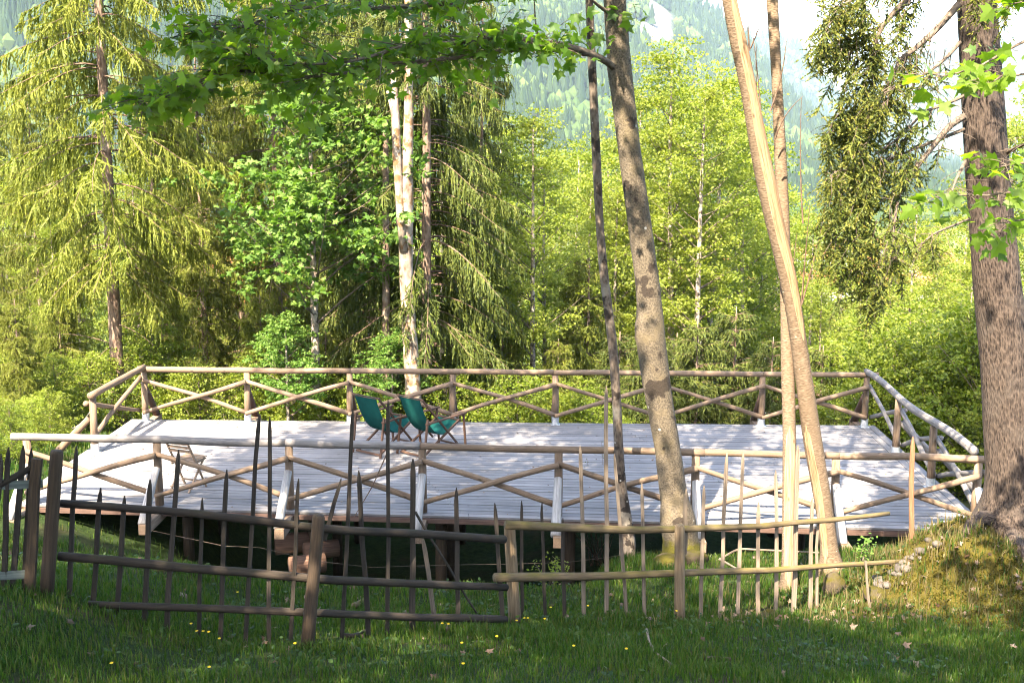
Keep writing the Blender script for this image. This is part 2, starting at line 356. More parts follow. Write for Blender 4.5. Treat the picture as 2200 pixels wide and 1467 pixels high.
def G(px, py, y0=6.0, y1=60.0):
    """where the line of sight (px, py) meets the ground"""
    ys = np.linspace(y0, y1, 2400); d = _f + _r * (px - 1100) / FPX + _u * (733.5 - py) / FPX
    k = ys / d[1]; zx = d[0] * k; zz = CAM_H + d[2] * k; b = zz - gh(zx, ys); i = int(np.argmax(b < 0))
    return np.array([zx[i], ys[i], gh(zx[i], ys[i])])

def axis(lo, hi, fine_lo, fine_hi, step, n):
    a = np.arange(fine_lo, fine_hi, step); up = fine_hi + (hi - fine_hi) * (np.geomspace(1, 400, n) - 1) / 399
    dn = fine_lo - (fine_lo - lo) * (np.geomspace(1, 400, n) - 1) / 399
    return np.unique(np.concatenate([dn, a, up]))
gx = axis(-3600, 3600, -14, 14, 0.16, 46); gyv = axis(-60, 4700, 6, 30, 0.16, 60)
XX, YY = np.meshgrid(gx, gyv, indexing='ij'); ZZ = gh(XX, YY)
nx, ny = XX.shape; idx = np.arange(nx * ny).reshape(nx, ny)
Q = np.stack([idx[:-1, :-1], idx[1:, :-1], idx[1:, 1:], idx[:-1, 1:]], -1).reshape(-1, 4)
def ground_mat():
    k = NT('meadow_ground'); p = k.n('NewGeometry').outputs['Position']
    a = k.noise(p, 0.9, 5, 0.6); b = k.noise(p, 9, 5, 0.7)
    c = k.mix(k.ramp(b, [(0.35, 0.0), (0.65, 1.0)]), (0.010, 0.020, 0.005), (0.026, 0.040, 0.010))
    c = k.mix(k.ramp(a, [(0.52, 0.0), (0.68, 0.85)]), c, k.mix(b, (0.022, 0.015, 0.009), (0.055, 0.038, 0.022)))
    far = k.n('SeparateXYZ'); k.l(p, far.inputs[0])
    dm = k.n('VectorMath', operation='DISTANCE'); k.l(p, dm.inputs[0]); dm.inputs[1].default_value = (5.5, 13.3, .4)
    c = k.mix(k.ramp(k.math('ADD', dm.outputs['Value'], k.math('MULTIPLY', a, 1.6)), [(.0, 1.0), (1.0, 0.0)]) if False else k.ramp(k.math('MULTIPLY', k.math('ADD', dm.outputs['Value'], k.math('MULTIPLY', a, 1.4)), .30), [(.6, 1.0), (.75, 0.0)]), c, k.mix(b, (0.020, 0.016, 0.005), (0.085, 0.068, 0.010)))
    c = k.mix(k.ramp(k.math('DIVIDE', far.outputs['Y'], 200.0), [(0.3, 0.0), (0.6, 1.0)]), c, k.mix(k.noise(p, 0.02, 3), (0.07, 0.10, 0.025), (0.13, 0.15, 0.04)))
    return k.done(k.pbr(c, 0.95, k.bump(b, 0.8, 0.05), 0.1))
gm = MB().add(np.stack([XX, YY, ZZ], -1).reshape(-1, 3), Q)
ground = gm.obj('ground', ground_mat()); ground['kind'] = 'structure'

# ------------------------------------------------------------------ mountains
def rock_mat(name, green1, green2, rock):
    k = NT(name); t = k.attr('tint').outputs['Fac']; p = k.n('NewGeometry').outputs['Position']
    n = k.noise(p, 0.012, 6, 0.7); m = k.noise(p, 0.05, 4, 0.7)
    g = k.mix(n, green1, green2)
    r = k.mix(m, tuple(q * 0.6 for q in rock), rock)
    f = k.math('ADD', t, k.math('MULTIPLY', k.math('SUBTRACT', m, 0.5), 0.5))
    return k.done(k.pbr(k.mix(k.ramp(f, [(0.42, 0.0), (0.58, 1.0)]), g, r), 0.95, None, 0.1))
MOUNT = {}
def mountain(name, ridge, D, foot, seed, rocky, mat, nu=200, nv=70, rough=1.0):
    """ridge: sight-line points of the crest, D its distance, foot the distance of the slope's lower edge"""
    rp = np.array([[r[0], r[1]] for r in ridge], float); px = np.linspace(rp[0, 0], rp[-1, 0], nu)
    py = np.interp(px, rp[:, 0], rp[:, 1]); dd = np.array([D + (r[2] if len(r) > 2 else 0) for r in ridge]); dist = np.interp(px, rp[:, 0], dd)
    C = np.array([P(a, b, d) for a, b, d in zip(px, py, dist)])
    v = np.concatenate([np.linspace(0, 1, nv), np.linspace(1.06, 1.5, 8)])
    fd = np.interp(px, rp[:, 0], np.linspace(foot, foot * 1.1, len(rp)))
    y = np.where(v[None] <= 1, fd[:, None] + (dist - fd)[:, None] * v[None], dist[:, None] * (1 + (v[None] - 1) * 0.5))
    x = C[:, :1] * (y / dist[:, None]) * 0.0 + (px[:, None] - 1100) / FPX * y
    prof = np.where(v <= 1, 0.12 * v + 0.88 * v ** 1.35, 1 - (v - 1) * 1.6)
    z = -42 + (C[:, 2:3] + 42) * prof[None]
    w = np.clip(v * 2.2, 0, 1)[None] * np.where(v[None] <= 1, np.clip((1 - v[None]) * 6, 0.12, 1), 1)
    amp = (C[:, 2:3] + 42) * 0.30 * rough
    gul = np.abs(fbm(x / 260, y / 700, 5, seed)) * -1.5 + 0.25
    z = z + amp * w * (0.8 * fbm(x / 420, y / 420, 5, seed + 3) + gul * 0.6)
    rock = sm(rocky[0], rocky[1], fbm(x / 230 + 5, y / 330, 5, seed + 9) + rocky[2] * (z / 400) + rocky[3] * np.exp(-((px[:, None] - rocky[4]) / 260) ** 2))
    rock = rock * (1 - sm(1380, 1480, px[:, None]))
    V = np.stack([x, y, z], -1); n0, n1 = x.shape; idx = np.arange(n0 * n1).reshape(n0, n1)
    q = np.stack([idx[:-1, :-1], idx[1:, :-1], idx[1:, 1:], idx[:-1, 1:]], -1).reshape(-1, 4)
    o = MB().add(V.reshape(-1, 3), q, tint=rock.ravel()).obj(name, mat); o['kind'] = 'structure'
    MOUNT[name] = (V, rock); return o
rm = rock_mat('mountain_slope', (0.012, 0.022, 0.009), (0.03, 0.042, 0.015), (0.11, 0.10, 0.09))
mountain('mountain', [(-700, -420, -500), (300, -430, -450), (800, -380, -200), (1100, -250), (1300, -120), (1470, 0), (1562, 65, 50), (1640, 165, 40), (1750, 270, 0), (1900, 360, -100), (2120, 400, -200), (2500, 420, -300)], 1650, 560, 11, (0.20, 0.27, 0.03, 0.17, 1190), rm)
mountain('mountain_far', [(1300, 60), (1500, 40), (1600, 85), (1635, 76), (1700, 104), (1770, 190), (1860, 290), (2000, 370), (2300, 410), (2700, 420)], 2700, 1750, 23, (0.2, 0.3, 0.05, 0.08, 1750), rm, 120, 40, 0.6)
mountain('mountain_ridge', [(1500, 300), (1750, 240), (1850, 140), (1930, 118), (2000, 104), (2060, 95), (2300, 50), (2900, -20)], 4000, 2850, 31, (0.25, 0.35, 0.1, 0.0, 1900), rm, 100, 30, 0.5)

def needle_cone(n, rng):
    """n low-poly conifers, unit height: two stacked jagged cones, 6 sides"""
    th = np.linspace(0, 2 * np.pi, 6, endpoint=False)
    V = []; F = []
    for i in range(n):
        b = 0
        vv = []; ff = []
        for z0, z1, r in ((0.06, 0.66, 0.2), (0.4, 1.0, 0.135)):
            rr = r * rng.uniform(0.65, 1.25, 6); zz = z0 + rng.uniform(-0.05, 0.05, 6)
            vv += [np.stack([rr * np.cos(th), rr * np.sin(th), zz], -1), np.array([[0, 0, z1]])]
            ff += [[b + j, b + (j + 1) % 6, b + 6] for j in range(6)]; b += 7
        V.append(np.vstack(vv)); F.append(np.array(ff))
    return V, F
def blob_tree(n, rng):
    me = bpy.data.meshes.new('tmp'); import bmesh; bm = bmesh.new(); bmesh.ops.create_icosphere(bm, subdivisions=1, radius=0.5); bm.verts.ensure_lookup_table()
    v0 = np.array([v.co[:] for v in bm.verts]); f0 = np.array([[v.index for v in f.verts] for f in bm.faces]); bm.free(); bpy.data.meshes.remove(me)
    V = []
    for i in range(n):
        v = v0 * rng.uniform(0.65, 1.2, (len(v0), 1)) * [0.62, 0.62, 0.9]; V.append(v + [0, 0, 0.52])
    return V, [f0] * n
def scatter(name, pts, hs, kinds, mat, label, seed):
    rng = np.random.default_rng(seed); protos = [needle_cone(12, rng), blob_tree(12, rng)]
    mb = MB()
    for kd in (0, 1):
        PV, PF = protos[kd]
        for i in range(12):
            m = np.where((kinds == kd) & (np.arange(len(pts)) % 12 == i))[0]
            if not len(m): continue
            v = PV[i]; a = rng.uniform(0, 6.28, len(m)); c, s = np.cos(a)[:, None], np.sin(a)[:, None]; h = hs[m][:, None]
            X = (v[None, :, 0] * c - v[None, :, 1] * s) * h; Y = (v[None, :, 0] * s + v[None, :, 1] * c) * h; Z = v[None, :, 2] * h
            VV = np.stack([X, Y, Z], -1) + pts[m][:, None]
            FF = PF[i][None] + (np.arange(len(m)) * len(v))[:, None, None]
            mb.add(VV.reshape(-1, 3), FF.reshape(-1, 3), tint=np.repeat(np.full(len(m), float(kd)), len(v)))
    o = mb.obj(name, mat, smooth=False); tag(o, label, 'forest', None, 'stuff'); return o
def farforest_mat():
    k = NT('far_forest_foliage'); g = k.n('NewGeometry'); ri = g.outputs['Random Per Island']; t = k.attr('tint').outputs['Fac']
    c1 = k.ramp(ri, [(0, (0.008, 0.018, 0.007)), (1, (0.02, 0.034, 0.011))]); c2 = k.ramp(ri, [(0, (0.022, 0.042, 0.009)), (1, (0.05, 0.07, 0.016))])
    return k.done(k.pbr(k.mix(t, c1, c2), 0.9, None, 0.1))
MAT['farforest'] = farforest_mat()
def forest_on(name, n, hrange, seed, label, pxr, dens_noise):
    V, rock = MOUNT[name]; rng = np.random.default_rng(seed)
    n0, n1 = rock.shape; n1 = int(n1 * 0.90)
    cand = 6 * n; u = rng.uniform(0, n0 - 1.001, cand); v = rng.uniform(0, n1 - 1.001, cand)
    i, j = u.astype(int), v.astype(int); fu, fv = (u - i)[:, None], (v - j)[:, None]
    p = V[i, j] * (1 - fu) * (1 - fv) + V[i + 1, j] * fu * (1 - fv) + V[i, j + 1] * (1 - fu) * fv + V[i + 1, j + 1] * fu * fv
    rk = rock[i, j]
    sx = 1100 + FPX * p[:, 0] / p[:, 1]; el = (p[:, 2] - CAM_H) / p[:, 1]
    ok = (rk < 0.5) & (sx > -150) & (sx < 2350) & (el > -0.08) & (el < 0.13) & (rng.uniform(0, 1, cand) < np.clip(0.75 + dens_noise * fbm(p[:, 0] / 60, p[:, 1] / 60, 3, seed), 0.1, 1))
    p = p[ok][:n]; h = rng.uniform(*hrange, len(p)); kinds = (fbm(p[:, 0] / 90, p[:, 1] / 90, 3, seed + 5) + rng.normal(0, 0.1, len(p)) > 0.03).astype(int)
    h = h * np.where(kinds == 1, 0.72, 1.0); p[:, 2] -= 1.0
    return scatter(name.replace('mountain', 'mountain_forest'), p, h, kinds, MAT['farforest'], label, seed)
forest_on('mountain', 21000, (15, 27), 3, 'hazy mixed forest covering the steep slope of the near mountain', None, 1.6)
forest_on('mountain_far', 5000, (18, 30), 4, 'blue hazy forest on the peak beyond the leaning trunks', None, 1.5)

# ------------------------------------------------------------------ deck
FA, FT = np.array([-7.467, 18.141]), -0.068          # first front post, direction of the front side
RA, RT = np.array([-7.32, 23.621]), -0.011           # first rear post, direction of the rear side
SP = 2.048                                           # post spacing
def fpost(i): return FA + SP * i * np.array([math.cos(FT), math.sin(FT)])
def rpost(i): return RA + SP * i * np.array([math.cos(RT), math.sin(RT)])
def dk(u, v, z=0.0):
    """deck coordinates: u in posts along the front (0..7), v 0 front .. 1 rear"""
    q = fpost(u) * (1 - v) + rpost(u) * v; return np.array([q[0], q[1], z])
U0, U1, V0, V1 = -0.16, 7.12, -0.022, 1.022
deck = thing('wooden_deck', 'large weathered grey plank deck raised on timber beams among the trees', 'deck', dk(3.5, 0.5))
NB = 40; TH = 0.032; GAP = 0.012
bw = 0.30 / SP
rows = np.linspace(V0, V1, NB + 1)
for i in range(NB):
    g = GAP / 5.9 / 2
    cuts = [U0 + bw] + sorted([(0.9 + (i * 2.37) % 2.4) + q for q in (0, 2.44)]) + [U1 - bw]
    dz = R.uniform(-0.002, 0.002)
    for a, b in zip(cuts[:-1], cuts[1:]):
        a2, b2 = a + 0.0015, b - 0.0015
        c = [dk(a2, rows[i] + g, dz - TH), dk(b2, rows[i] + g, dz - TH), dk(b2, rows[i + 1] - g, dz - TH), dk(a2, rows[i + 1] - g, dz - TH)]
        t = [q + [0, 0, TH] for q in c]; V = np.array(c + t); L = (b - a) * SP; w = 0.14; o = R.uniform(0, 60)
        tc = [[y_, z_, x_ * L + o] for z_ in (0, TH) for x_, y_ in ((0, 0), (1, 0), (1, w), (0, w))]
        MB().add(*box8(V, tc)).obj('plank', MAT['plank'], deck, smooth=False)
for a, b in ((U0, U0 + bw / 2), (U0 + bw / 2, U0 + bw), (U1 - bw, U1 - bw / 2), (U1 - bw / 2, U1)):       # boards closing the two sides
    c = [dk(a + .001, V0, -TH), dk(b - .001, V0, -TH), dk(b - .001, V1, -TH), dk(a + .001, V1, -TH)]; t = [q + [0, 0, TH + 0.002] for q in c]; o = R.uniform(0, 60)
    tc = [[x_, z_, y_ + o] for z_ in (0, TH) for x_, y_ in ((0, 0), (.15, 0), (.15, 6), (0, 6))]
    MB().add(*box8(np.array(c + t), tc)).obj('border_plank', MAT['plank'], deck, smooth=False)
def dbar(u0, v0, u1, v1, z, w, h, name, mat=MAT['fascia']):
    return MB().add(*bar(dk(u0, v0, z), dk(u1, v1, z), w, h)).obj(name, mat, deck, smooth=False)
for v in (V0 - 0.004, V1 + 0.004): dbar(U0, v, U1, v, -0.070, 0.035, 0.07, 'fascia_board')
for u in (U0 - 0.01, U1 + 0.01): dbar(u, V0, u, V1, -0.070, 0.035, 0.07, 'fascia_board')
for v in (0.13, 0.40, 0.66, 0.92): dbar(U0 + .05, v, U1 - .05, v, -0.27, 0.14, 0.18, 'bearer', MAT['post_brown'])
for u in np.arange(0, 7.01, 0.5): 
    if abs(u - round(u)) > .1: dbar(u, 0.03, u, .97, -0.10, 0.06, 0.13, 'joist', MAT['post_brown'])
def outrigger(u, v0, v1):
    MB().add(*bar(dk(u, v0, -0.12), dk(u, v1, -0.12), 0.14, 0.15)).obj('outrigger_beam', MAT['log'], deck, smooth=False)
OUT = 0.85 / 5.9
for i in range(8): outrigger(i, -OUT, 0.30); outrigger(i, 0.72, 1 + OUT)
for u in np.arange(0, 7.01, 1.0):
    for v in (0.13, 0.5, 0.92):
        p = dk(u + 0.1, v); zb = float(gh(p[0], p[1])) - 0.1
        if zb < -0.42: MB().add(*tube([[p[0], p[1], zb], [p[0], p[1], -0.36]], 0.09, 10)).obj('support_post', MAT['post_brown'], deck)

# ------------------------------------------------------------------ railings of peeled logs
def wavy(a, b, n=9, amp=0.02, bow=0.0):
    a, b = np.asarray(a, float), np.asarray(b, float); t = np.linspace(0, 1, n)[:, None]; q = a + (b - a) * t
    k = R.uniform(0, 99); L = np.linalg.norm(b - a)
    q[:, 2] += amp * 2 * fbm(t[:, 0] * L * 0.6 + k, t[:, 0] * 0 + k, 2, 2) * np.sin(np.pi * t[:, 0]) + bow * np.sin(np.pi * t[:, 0])
    q[:, 0] += amp * 1.5 * fbm(t[:, 0] * L * 0.6 + k, t[:, 0] * 0 + k, 2, 8) * np.sin(np.pi * t[:, 0])
    return q
def log(a, b, r0, r1, name, parent, mat, n=10, amp=0.03, bow=0.0, seg=12):
    q = wavy(a, b, seg, amp, bow); rad = np.linspace(r0, r1, seg)
    return MB().add(*tube(q, rad * (1 + .10 * fbm(np.arange(seg) * .9 + R.uniform(0, 99), np.zeros(seg), 2, 6)), n, rough=0.16)).obj(name, mat, parent)
def rail_post(parent, p, h=1.0, foot=True, mat=None, out=None):
    q = np.array([[p[0], p[1], 0.02], [p[0] + R.uniform(-.008, .008), p[1], h * .5], [p[0] + R.uniform(-.01, .01), p[1] + R.uniform(-.01, .01), h]])
    o = MB().add(*tube(q, [0.068, 0.064, 0.060], 12, rough=0.04)).obj('post', mat or MAT['log'], parent)
    if foot:
        mb = MB().add(*tube([[p[0], p[1], 0.0], [p[0], p[1], 0.17]], 0.0735, 14)); mb.add(*boxa([p[0], p[1], 0.004], [.09, 0, 0], [0, .09, 0], [0, 0, .004]))
        mb.obj('metal_shoe', MAT['metal'], o, origin=tuple(parent.location), smooth=False)
    return o
def strut(parent, p, d, mat):
    a = np.array([p[0], p[1], 0.62]) + np.array([d[0], d[1], 0]) * 0.08; b = np.array([p[0], p[1], -0.06]) + np.array([d[0], d[1], 0]) * 0.74
    log(a, b, 0.058, 0.075, 'strut', parent, mat, 10, 0.01, 0, 5)
def xbrace(parent, p, q, nrmv, mat, z0=0.20, z1=0.84):
    o = np.array([nrmv[0], nrmv[1], 0])
    for k, (a, b) in enumerate((((p, z1), (q, z0)), ((p, z0), (q, z1)))):
        s = o * (0.075 if k == 0 else 0.155)
        A = np.array([a[0][0], a[0][1], a[1]]) + s * 0.9; B = np.array([b[0][0], b[0][1], b[1]]) + s * 0.9
        d = nrm(B - A) * 0.05
        log(A - d * 0.2, B + d * 0.2, R.uniform(.036, .043), R.uniform(.042, .05), 'brace', parent, mat, 9, 0.05, R.uniform(-.01, .03), 10)
nF = np.array([math.sin(FT), -math.cos(FT)])          # outwards at the front
nR = -np.array([math.sin(RT), -math.cos(RT)])
# front railing
fr = thing('log_railing', 'front railing of peeled logs with crossed braces and slanting struts, nearest the picket fence', 'railing', np.append(fpost(3.5), 0))
cuts = [(-0.12, 1.98), (1.98, 2.98), (2.98, 5.06), (5.06, 6.02), (6.02, 7.42)]
for k, (a, b) in enumerate(cuts):
    A = np.append(fpost(a), 1.045 + (0.006 if k % 2 else 0)); B = np.append(fpost(b), 1.045 + (0.006 if k % 2 else 0))
    log(A, B, (0.056, 0.064, 0.05, 0.052, 0.054)[k], (0.062, 0.06, 0.056, 0.052, 0.058)[k], 'rail', fr, MAT['greylog'] if k < 2 else MAT['log'], 12, 0.045, 0, 24)
for i in range(8):
    rail_post(fr, fpost(i), 1.0, foot=False); strut(fr, fpost(i), nF, MAT['whitewood'])
    if i < 7: xbrace(fr, fpost(i), fpost(i + 1), nF, MAT['log'])
A = np.append(fpost(-0.16), 0.93); B = np.append(fpost(0.1), 0.82); 
# rear railing
rr_ = thing('log_railing', 'rear railing of pale peeled logs with crossed braces along the wood edge', 'railing', np.append(rpost(3.5), 0))
for k, (a, b) in enumerate(((-0.06, 2.02), (2.02, 3.98), (3.98, 6.0), (6.0, 7.11))):
    log(np.append(rpost(a), 1.05 + (0.005 if k % 2 else 0)), np.append(rpost(b), 1.05 + (0.005 if k % 2 else 0)), 0.062 - k * .004, 0.054, 'rail', rr_, MAT['log'], 12, 0.05, 0, 20)
for i in range(8):
    rail_post(rr_, rpost(i), 1.0); strut(rr_, rpost(i), nR, MAT['fascia'])
    if i < 7: xbrace(rr_, rpost(i), rpost(i + 1), -nR, MAT['log'])
# right railing, three bays
rg = thing('log_railing', 'right end railing of silvery logs sloping away beside the thick spruce trunk', 'railing', dk(7, 0.5))
rp = [dk(7, v)[:2] for v in (1.0, 0.652, 0.33, 0.0)]
q = np.array([np.append(dk(7.0, v)[:2] + [0.0, 0], 1.10 + 0.035 * math.sin(v * 9)) for v in np.linspace(1.01, 0.03, 26)])
MB().add(*tube(q, np.linspace(.056, .07, 26), 12, rough=0.22)).obj('rail', MAT['greylog'], rg)
for i in (1, 2): rail_post(rg, rp[i], 1.04); strut(rg, rp[i], (1, 0), MAT['greylog'])
for i in range(3): xbrace(rg, rp[i], rp[i + 1], (0.9, 0), MAT['greylog'])
# left railing, one bay and an open gap for the steps
lf = thing('log_railing', 'short left end railing of peeled logs between the rear corner and the open gap', 'railing', dk(0, 0.8))
lp = [dk(0, 1.0)[:2], P(204.6, 973, 21.15)[:2]]
log(np.append(lp[0] + [0, 0.03], 1.09), np.append(lp[1] - [0, 0.10], 1.06), .06, .065, 'rail', lf, MAT['log'], 12, .02, 0, 10)
rail_post(lf, lp[1], 1.0); strut(lf, lp[1], (-1, 0), MAT['log'])
xbrace(lf, lp[0], lp[1], (-0.9, 0), MAT['log'], 0.22, 0.9)

# ------------------------------------------------------------------ chairs
def deckchair(px, py, y, yaw, label):
    loc = P(px, py, y); loc[2] = 0.003
    t = thing('deck_chair', label, 'deck chair', loc, 'green canvas deck chairs'); t.rotation_euler = (0, 0, yaw); t.scale = (1.0, 1.12, 1.2)
    W = 0.28; wd = MAT['chair_wood']
    def b(name, a, c, w=.035, h=.024): return MB().add(*bar(a, c, w, h)).obj(name, wd, t, origin=(0, 0, 0), smooth=False)
    top = (-0.50, 0.90); fb = (0.42, 0.03); sf = (0.46, 0.46); rb = (-0.44, 0.03)
    for s in (-1, 1):
        b('back_rail', (top[0], s * W, top[1]), (fb[0] - .06, s * W, fb[1] + .10))
        b('seat_rail', (sf[0], s * (W - .04), sf[1]), (rb[0], s * (W - .04), rb[1]))
        b('front_leg', (sf[0] + .04, s * (W + .03), .56), (fb[0] + .14, s * (W + .03), .0))
        b('rear_leg', (-.40, s * (W + .03), .60), (-.50, s * (W + .03), .0))
        b('armrest', (-.44, s * (W + .03), .53), (sf[0] + .10, s * (W + .03), .57), .05, .022)
    b('crossbar', (top[0], -W - .02, top[1]), (top[0], W + .02, top[1])); b('crossbar', (sf[0], -W, sf[1]), (sf[0], W, sf[1]))
    b('crossbar', (rb[0], -W, rb[1]), (rb[0], W, rb[1])); b('crossbar', (fb[0] + .13, -W, .05), (fb[0] + .13, W, .05))
    k = 18; tt = np.linspace(0, 1, k); p0, p1, p2, p3 = map(np.array, ((-.52, .91), (-.28, .38), (-.02, .10), (.48, .475)))
    c = ((1 - tt) ** 3)[:, None] * p0 + (3 * (1 - tt) ** 2 * tt)[:, None] * p1 + (3 * (1 - tt) * tt ** 2)[:, None] * p2 + (tt ** 3)[:, None] * p3
    ys = np.linspace(-W + .045, W - .045, 7); V = []; 
    for z_ in (0.0, -0.006):
        V.append(np.stack([c[:, None, 0] + 0 * ys, ys[None] + 0 * c[:, :1], c[:, None, 1] + z_ - .012 * (1 - (ys / W) ** 2)[None] * np.sin(np.pi * tt)[:, None]], -1).reshape(-1, 3))
    V = np.vstack(V); i = np.arange(k - 1)[:, None] * 7 + np.arange(6)[None]; q = np.stack([i, i + 1, i + 8, i + 7], -1).reshape(-1, 4)
    MB().add(V, [q, q[:, ::-1] + k * 7]).obj('canvas_sling', MAT['canvas'], t, origin=(0, 0, 0))
    return t
deckchair(829, 948, 21.45, math.radians(52), 'green canvas deck chair standing further back, left of the pair')
deckchair(925, 950, 21.35, math.radians(48), 'green canvas deck chair right of the pair, in front of the pale trunk')
def folding_chair(px, py, y, yaw):
    loc = P(px, py, y); loc[2] = 0.003
    t = thing('folding_chair', 'small brown slatted wooden folding chair alone behind the front railing', 'chair', loc); t.rotation_euler = (0, 0, yaw)
    wd = MAT['slat_wood']; W = 0.21
    def b(name, a, c, w=.03, h=.022): return MB().add(*bar(a, c, w, h)).obj(name, wd, t, origin=(0, 0, 0), smooth=False)
    for s in (-1, 1):
        b('back_leg', (-.24, s * W, .82), (.20, s * W, 0.0)); b('front_leg', (.20, s * (W - .035), .46), (-.22, s * (W - .035), 0.0))
        b('seat_rail', (-.14, s * (W - .02), .43), (.24, s * (W - .02), .47))
    for z_, x_ in ((.80, -.225), (.73, -.19), (.66, -.155)): b('back_slat', (x_, -W, z_), (x_, W, z_), .014, .045)
    for x_ in np.linspace(-.14, .24, 8): b('seat_slat', (x_, -W, .462 + .1 * (x_ + .14)), (x_, W, .462 + .1 * (x_ + .14)), .035, .014)
    b('crossbar', (.15, -W, .10), (.15, W, .10)); b('crossbar', (-.17, -W, .06), (-.17, W, .06))
folding_chair(404, 1046, 18.95, math.radians(68))

# ------------------------------------------------------------------ picket fences
FENCE_D = [(-300, 10.3), (0, 10.5), (110, 10.75), (660, 10.9), (1080, 12.6), (1105, 13.0), (1460, 13.0), (1960, 14.2), (2300, 14.6)]
def fd(px): return float(np.interp(px, [q[0] for q in FENCE_D], [q[1] for q in FENCE_D]))
def picket(parent, xt, yt, xb, yb, w, mat, back=0.06, depth=None, name='picket', pointed=True):
    d = (fd(xb) if depth is None else depth) + back
    a = P(xb, yb, d); b = P(xt, yt, d + R.uniform(-.03, .03)); zb = float(gh(a[0], a[1]))
    if a[2] > zb + 0.02 and depth is None and yb > 1200: a = a + (b - a) * ((zb - 0.03 - a[2]) / (b[2] - a[2]))
    L = np.linalg.norm(b - a); d_ = nrm(b - a); k = R.uniform(0, 99); tip = min(0.14, L * 0.2); w = w * 0.93
    ts = np.array([0, .2, .4, .6, .8, 1 - tip / L, 1 - tip * .45 / L, 1.0]); x = nrm(np.cross(d_, [0, -1, 0])); y = np.cross(d_, x)
    V = []; tc = []
    for t in ts:
        s = 1.0 if t <= 1 - tip / L + 1e-6 else (0.72 if t < 0.999 else 0.22)
        if not pointed: s = 1.0
        ww = w * s * (1.05 - .15 * t) * (1 + .25 * float(fbm(t * 4 + k, k, 2, 1))); c = a + (b - a) * t + x * 0.02 * float(fbm(t * 3 + k, k + 5, 2, 3)) * 2
        for sx, sy in ((-1, -.55), (1, -.55), (1, .55), (-1, .55)):
            V.append(c + x * ww / 2 * sx + y * ww / 2 * sy); tc.append([ww / 2 * sx, ww / 2 * sy, t * L + k])
    n = len(ts); i = np.arange(n - 1)[:, None] * 4; j = np.arange(4)[None]
    q = np.stack([i + j, i + (j + 1) % 4, i + 4 + (j + 1) % 4, i + 4 + j], -1).reshape(-1, 4)
    m = (n - 1) * 4
    return MB().add(np.array(V), [q, np.array([[m, m + 1, m + 2, m + 3]]), np.array([[3, 2, 1, 0]])], np.array(tc)).obj(name, mat, parent, smooth=False)
def fence_post(parent, xt, yt, xb, yb, r, mat, d, square=False):
    b = P(xt, yt, d); a = P(xb, yb, d); zb = float(gh(a[0], a[1])); a = a + (b - a) * ((zb - 0.15 - a[2]) / (b[2] - a[2]))
    q = np.array([a + (b - a) * t for t in (0, .3, .6, .9, .985, 1)])
    V, F, tc = tube(q, np.array([1.08, 1.05, 1, .97, .95, .80]) * r, 10, rough=.08)
    return MB().add(V, F, tc).obj('post', mat, parent)
def fence_rail(parent, pts, r0, r1, mat, fwd=0.0):
    q = np.array([P(x, y, fd(x) - fwd) for x, y in pts]); 
    t = np.linspace(0, 1, 22); s = np.linspace(0, 1, len(q)); q = np.stack([np.interp(t, s, q[:, i]) for i in range(3)], -1)
    k = R.uniform(0, 99); q[:, 2] += 0.02 * 2 * fbm(t * 5 + k, t * 0 + k, 3, 4)
    return MB().add(*tube(q, np.linspace(r0, r1, 22), 10, rough=.12)).obj('rail', mat, parent)
lfence = thing('picket_fence', 'dark weathered picket fence with three round rails in the shaded lawn', 'fence', G(600, 1400))
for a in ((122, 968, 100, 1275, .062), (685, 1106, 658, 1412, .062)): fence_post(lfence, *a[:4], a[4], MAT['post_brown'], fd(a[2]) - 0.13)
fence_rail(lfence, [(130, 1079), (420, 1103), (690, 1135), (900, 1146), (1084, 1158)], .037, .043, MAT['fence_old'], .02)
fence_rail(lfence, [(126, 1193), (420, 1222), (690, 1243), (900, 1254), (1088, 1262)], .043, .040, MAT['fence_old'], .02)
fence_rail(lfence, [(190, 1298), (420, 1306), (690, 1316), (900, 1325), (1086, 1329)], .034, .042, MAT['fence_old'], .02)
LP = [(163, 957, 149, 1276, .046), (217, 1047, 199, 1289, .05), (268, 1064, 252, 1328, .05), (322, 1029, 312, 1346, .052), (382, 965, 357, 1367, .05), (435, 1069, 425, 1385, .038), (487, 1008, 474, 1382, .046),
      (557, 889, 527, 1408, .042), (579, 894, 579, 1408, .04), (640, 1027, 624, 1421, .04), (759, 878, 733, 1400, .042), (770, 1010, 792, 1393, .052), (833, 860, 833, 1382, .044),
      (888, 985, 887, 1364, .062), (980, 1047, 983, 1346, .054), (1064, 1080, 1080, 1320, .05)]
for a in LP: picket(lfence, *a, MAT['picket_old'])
picket(lfence, 733, 1027, 697, 1160, .042, MAT['picket_old'], 0.10)
picket(lfence, 908, 1150, 937, 1349, .05, MAT['picket_pale'], 0.22)
rfence = thing('picket_fence', 'sunlit mossy picket fence with two rails running past the tree trunks', 'fence', G(1460, 1330))
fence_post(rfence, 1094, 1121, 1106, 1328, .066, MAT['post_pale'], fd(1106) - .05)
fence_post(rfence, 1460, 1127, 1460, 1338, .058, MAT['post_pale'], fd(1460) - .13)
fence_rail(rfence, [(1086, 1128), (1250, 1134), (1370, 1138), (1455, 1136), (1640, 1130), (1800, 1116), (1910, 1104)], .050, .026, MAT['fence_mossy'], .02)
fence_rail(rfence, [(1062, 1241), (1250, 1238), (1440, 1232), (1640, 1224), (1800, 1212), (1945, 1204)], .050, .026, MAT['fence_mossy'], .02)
RP = [(1119, 1075, 1124, 1323, .042), (1164, 1078, 1171, 1328, .04), (1209, 1112, 1212, 1328, .044), (1247, 958, 1255, 1312, .048), (1303, 829, 1303, 1312, .05), (1321, 974, 1344, 1310, .042), (1380, 1036, 1384, 1315, .044)]
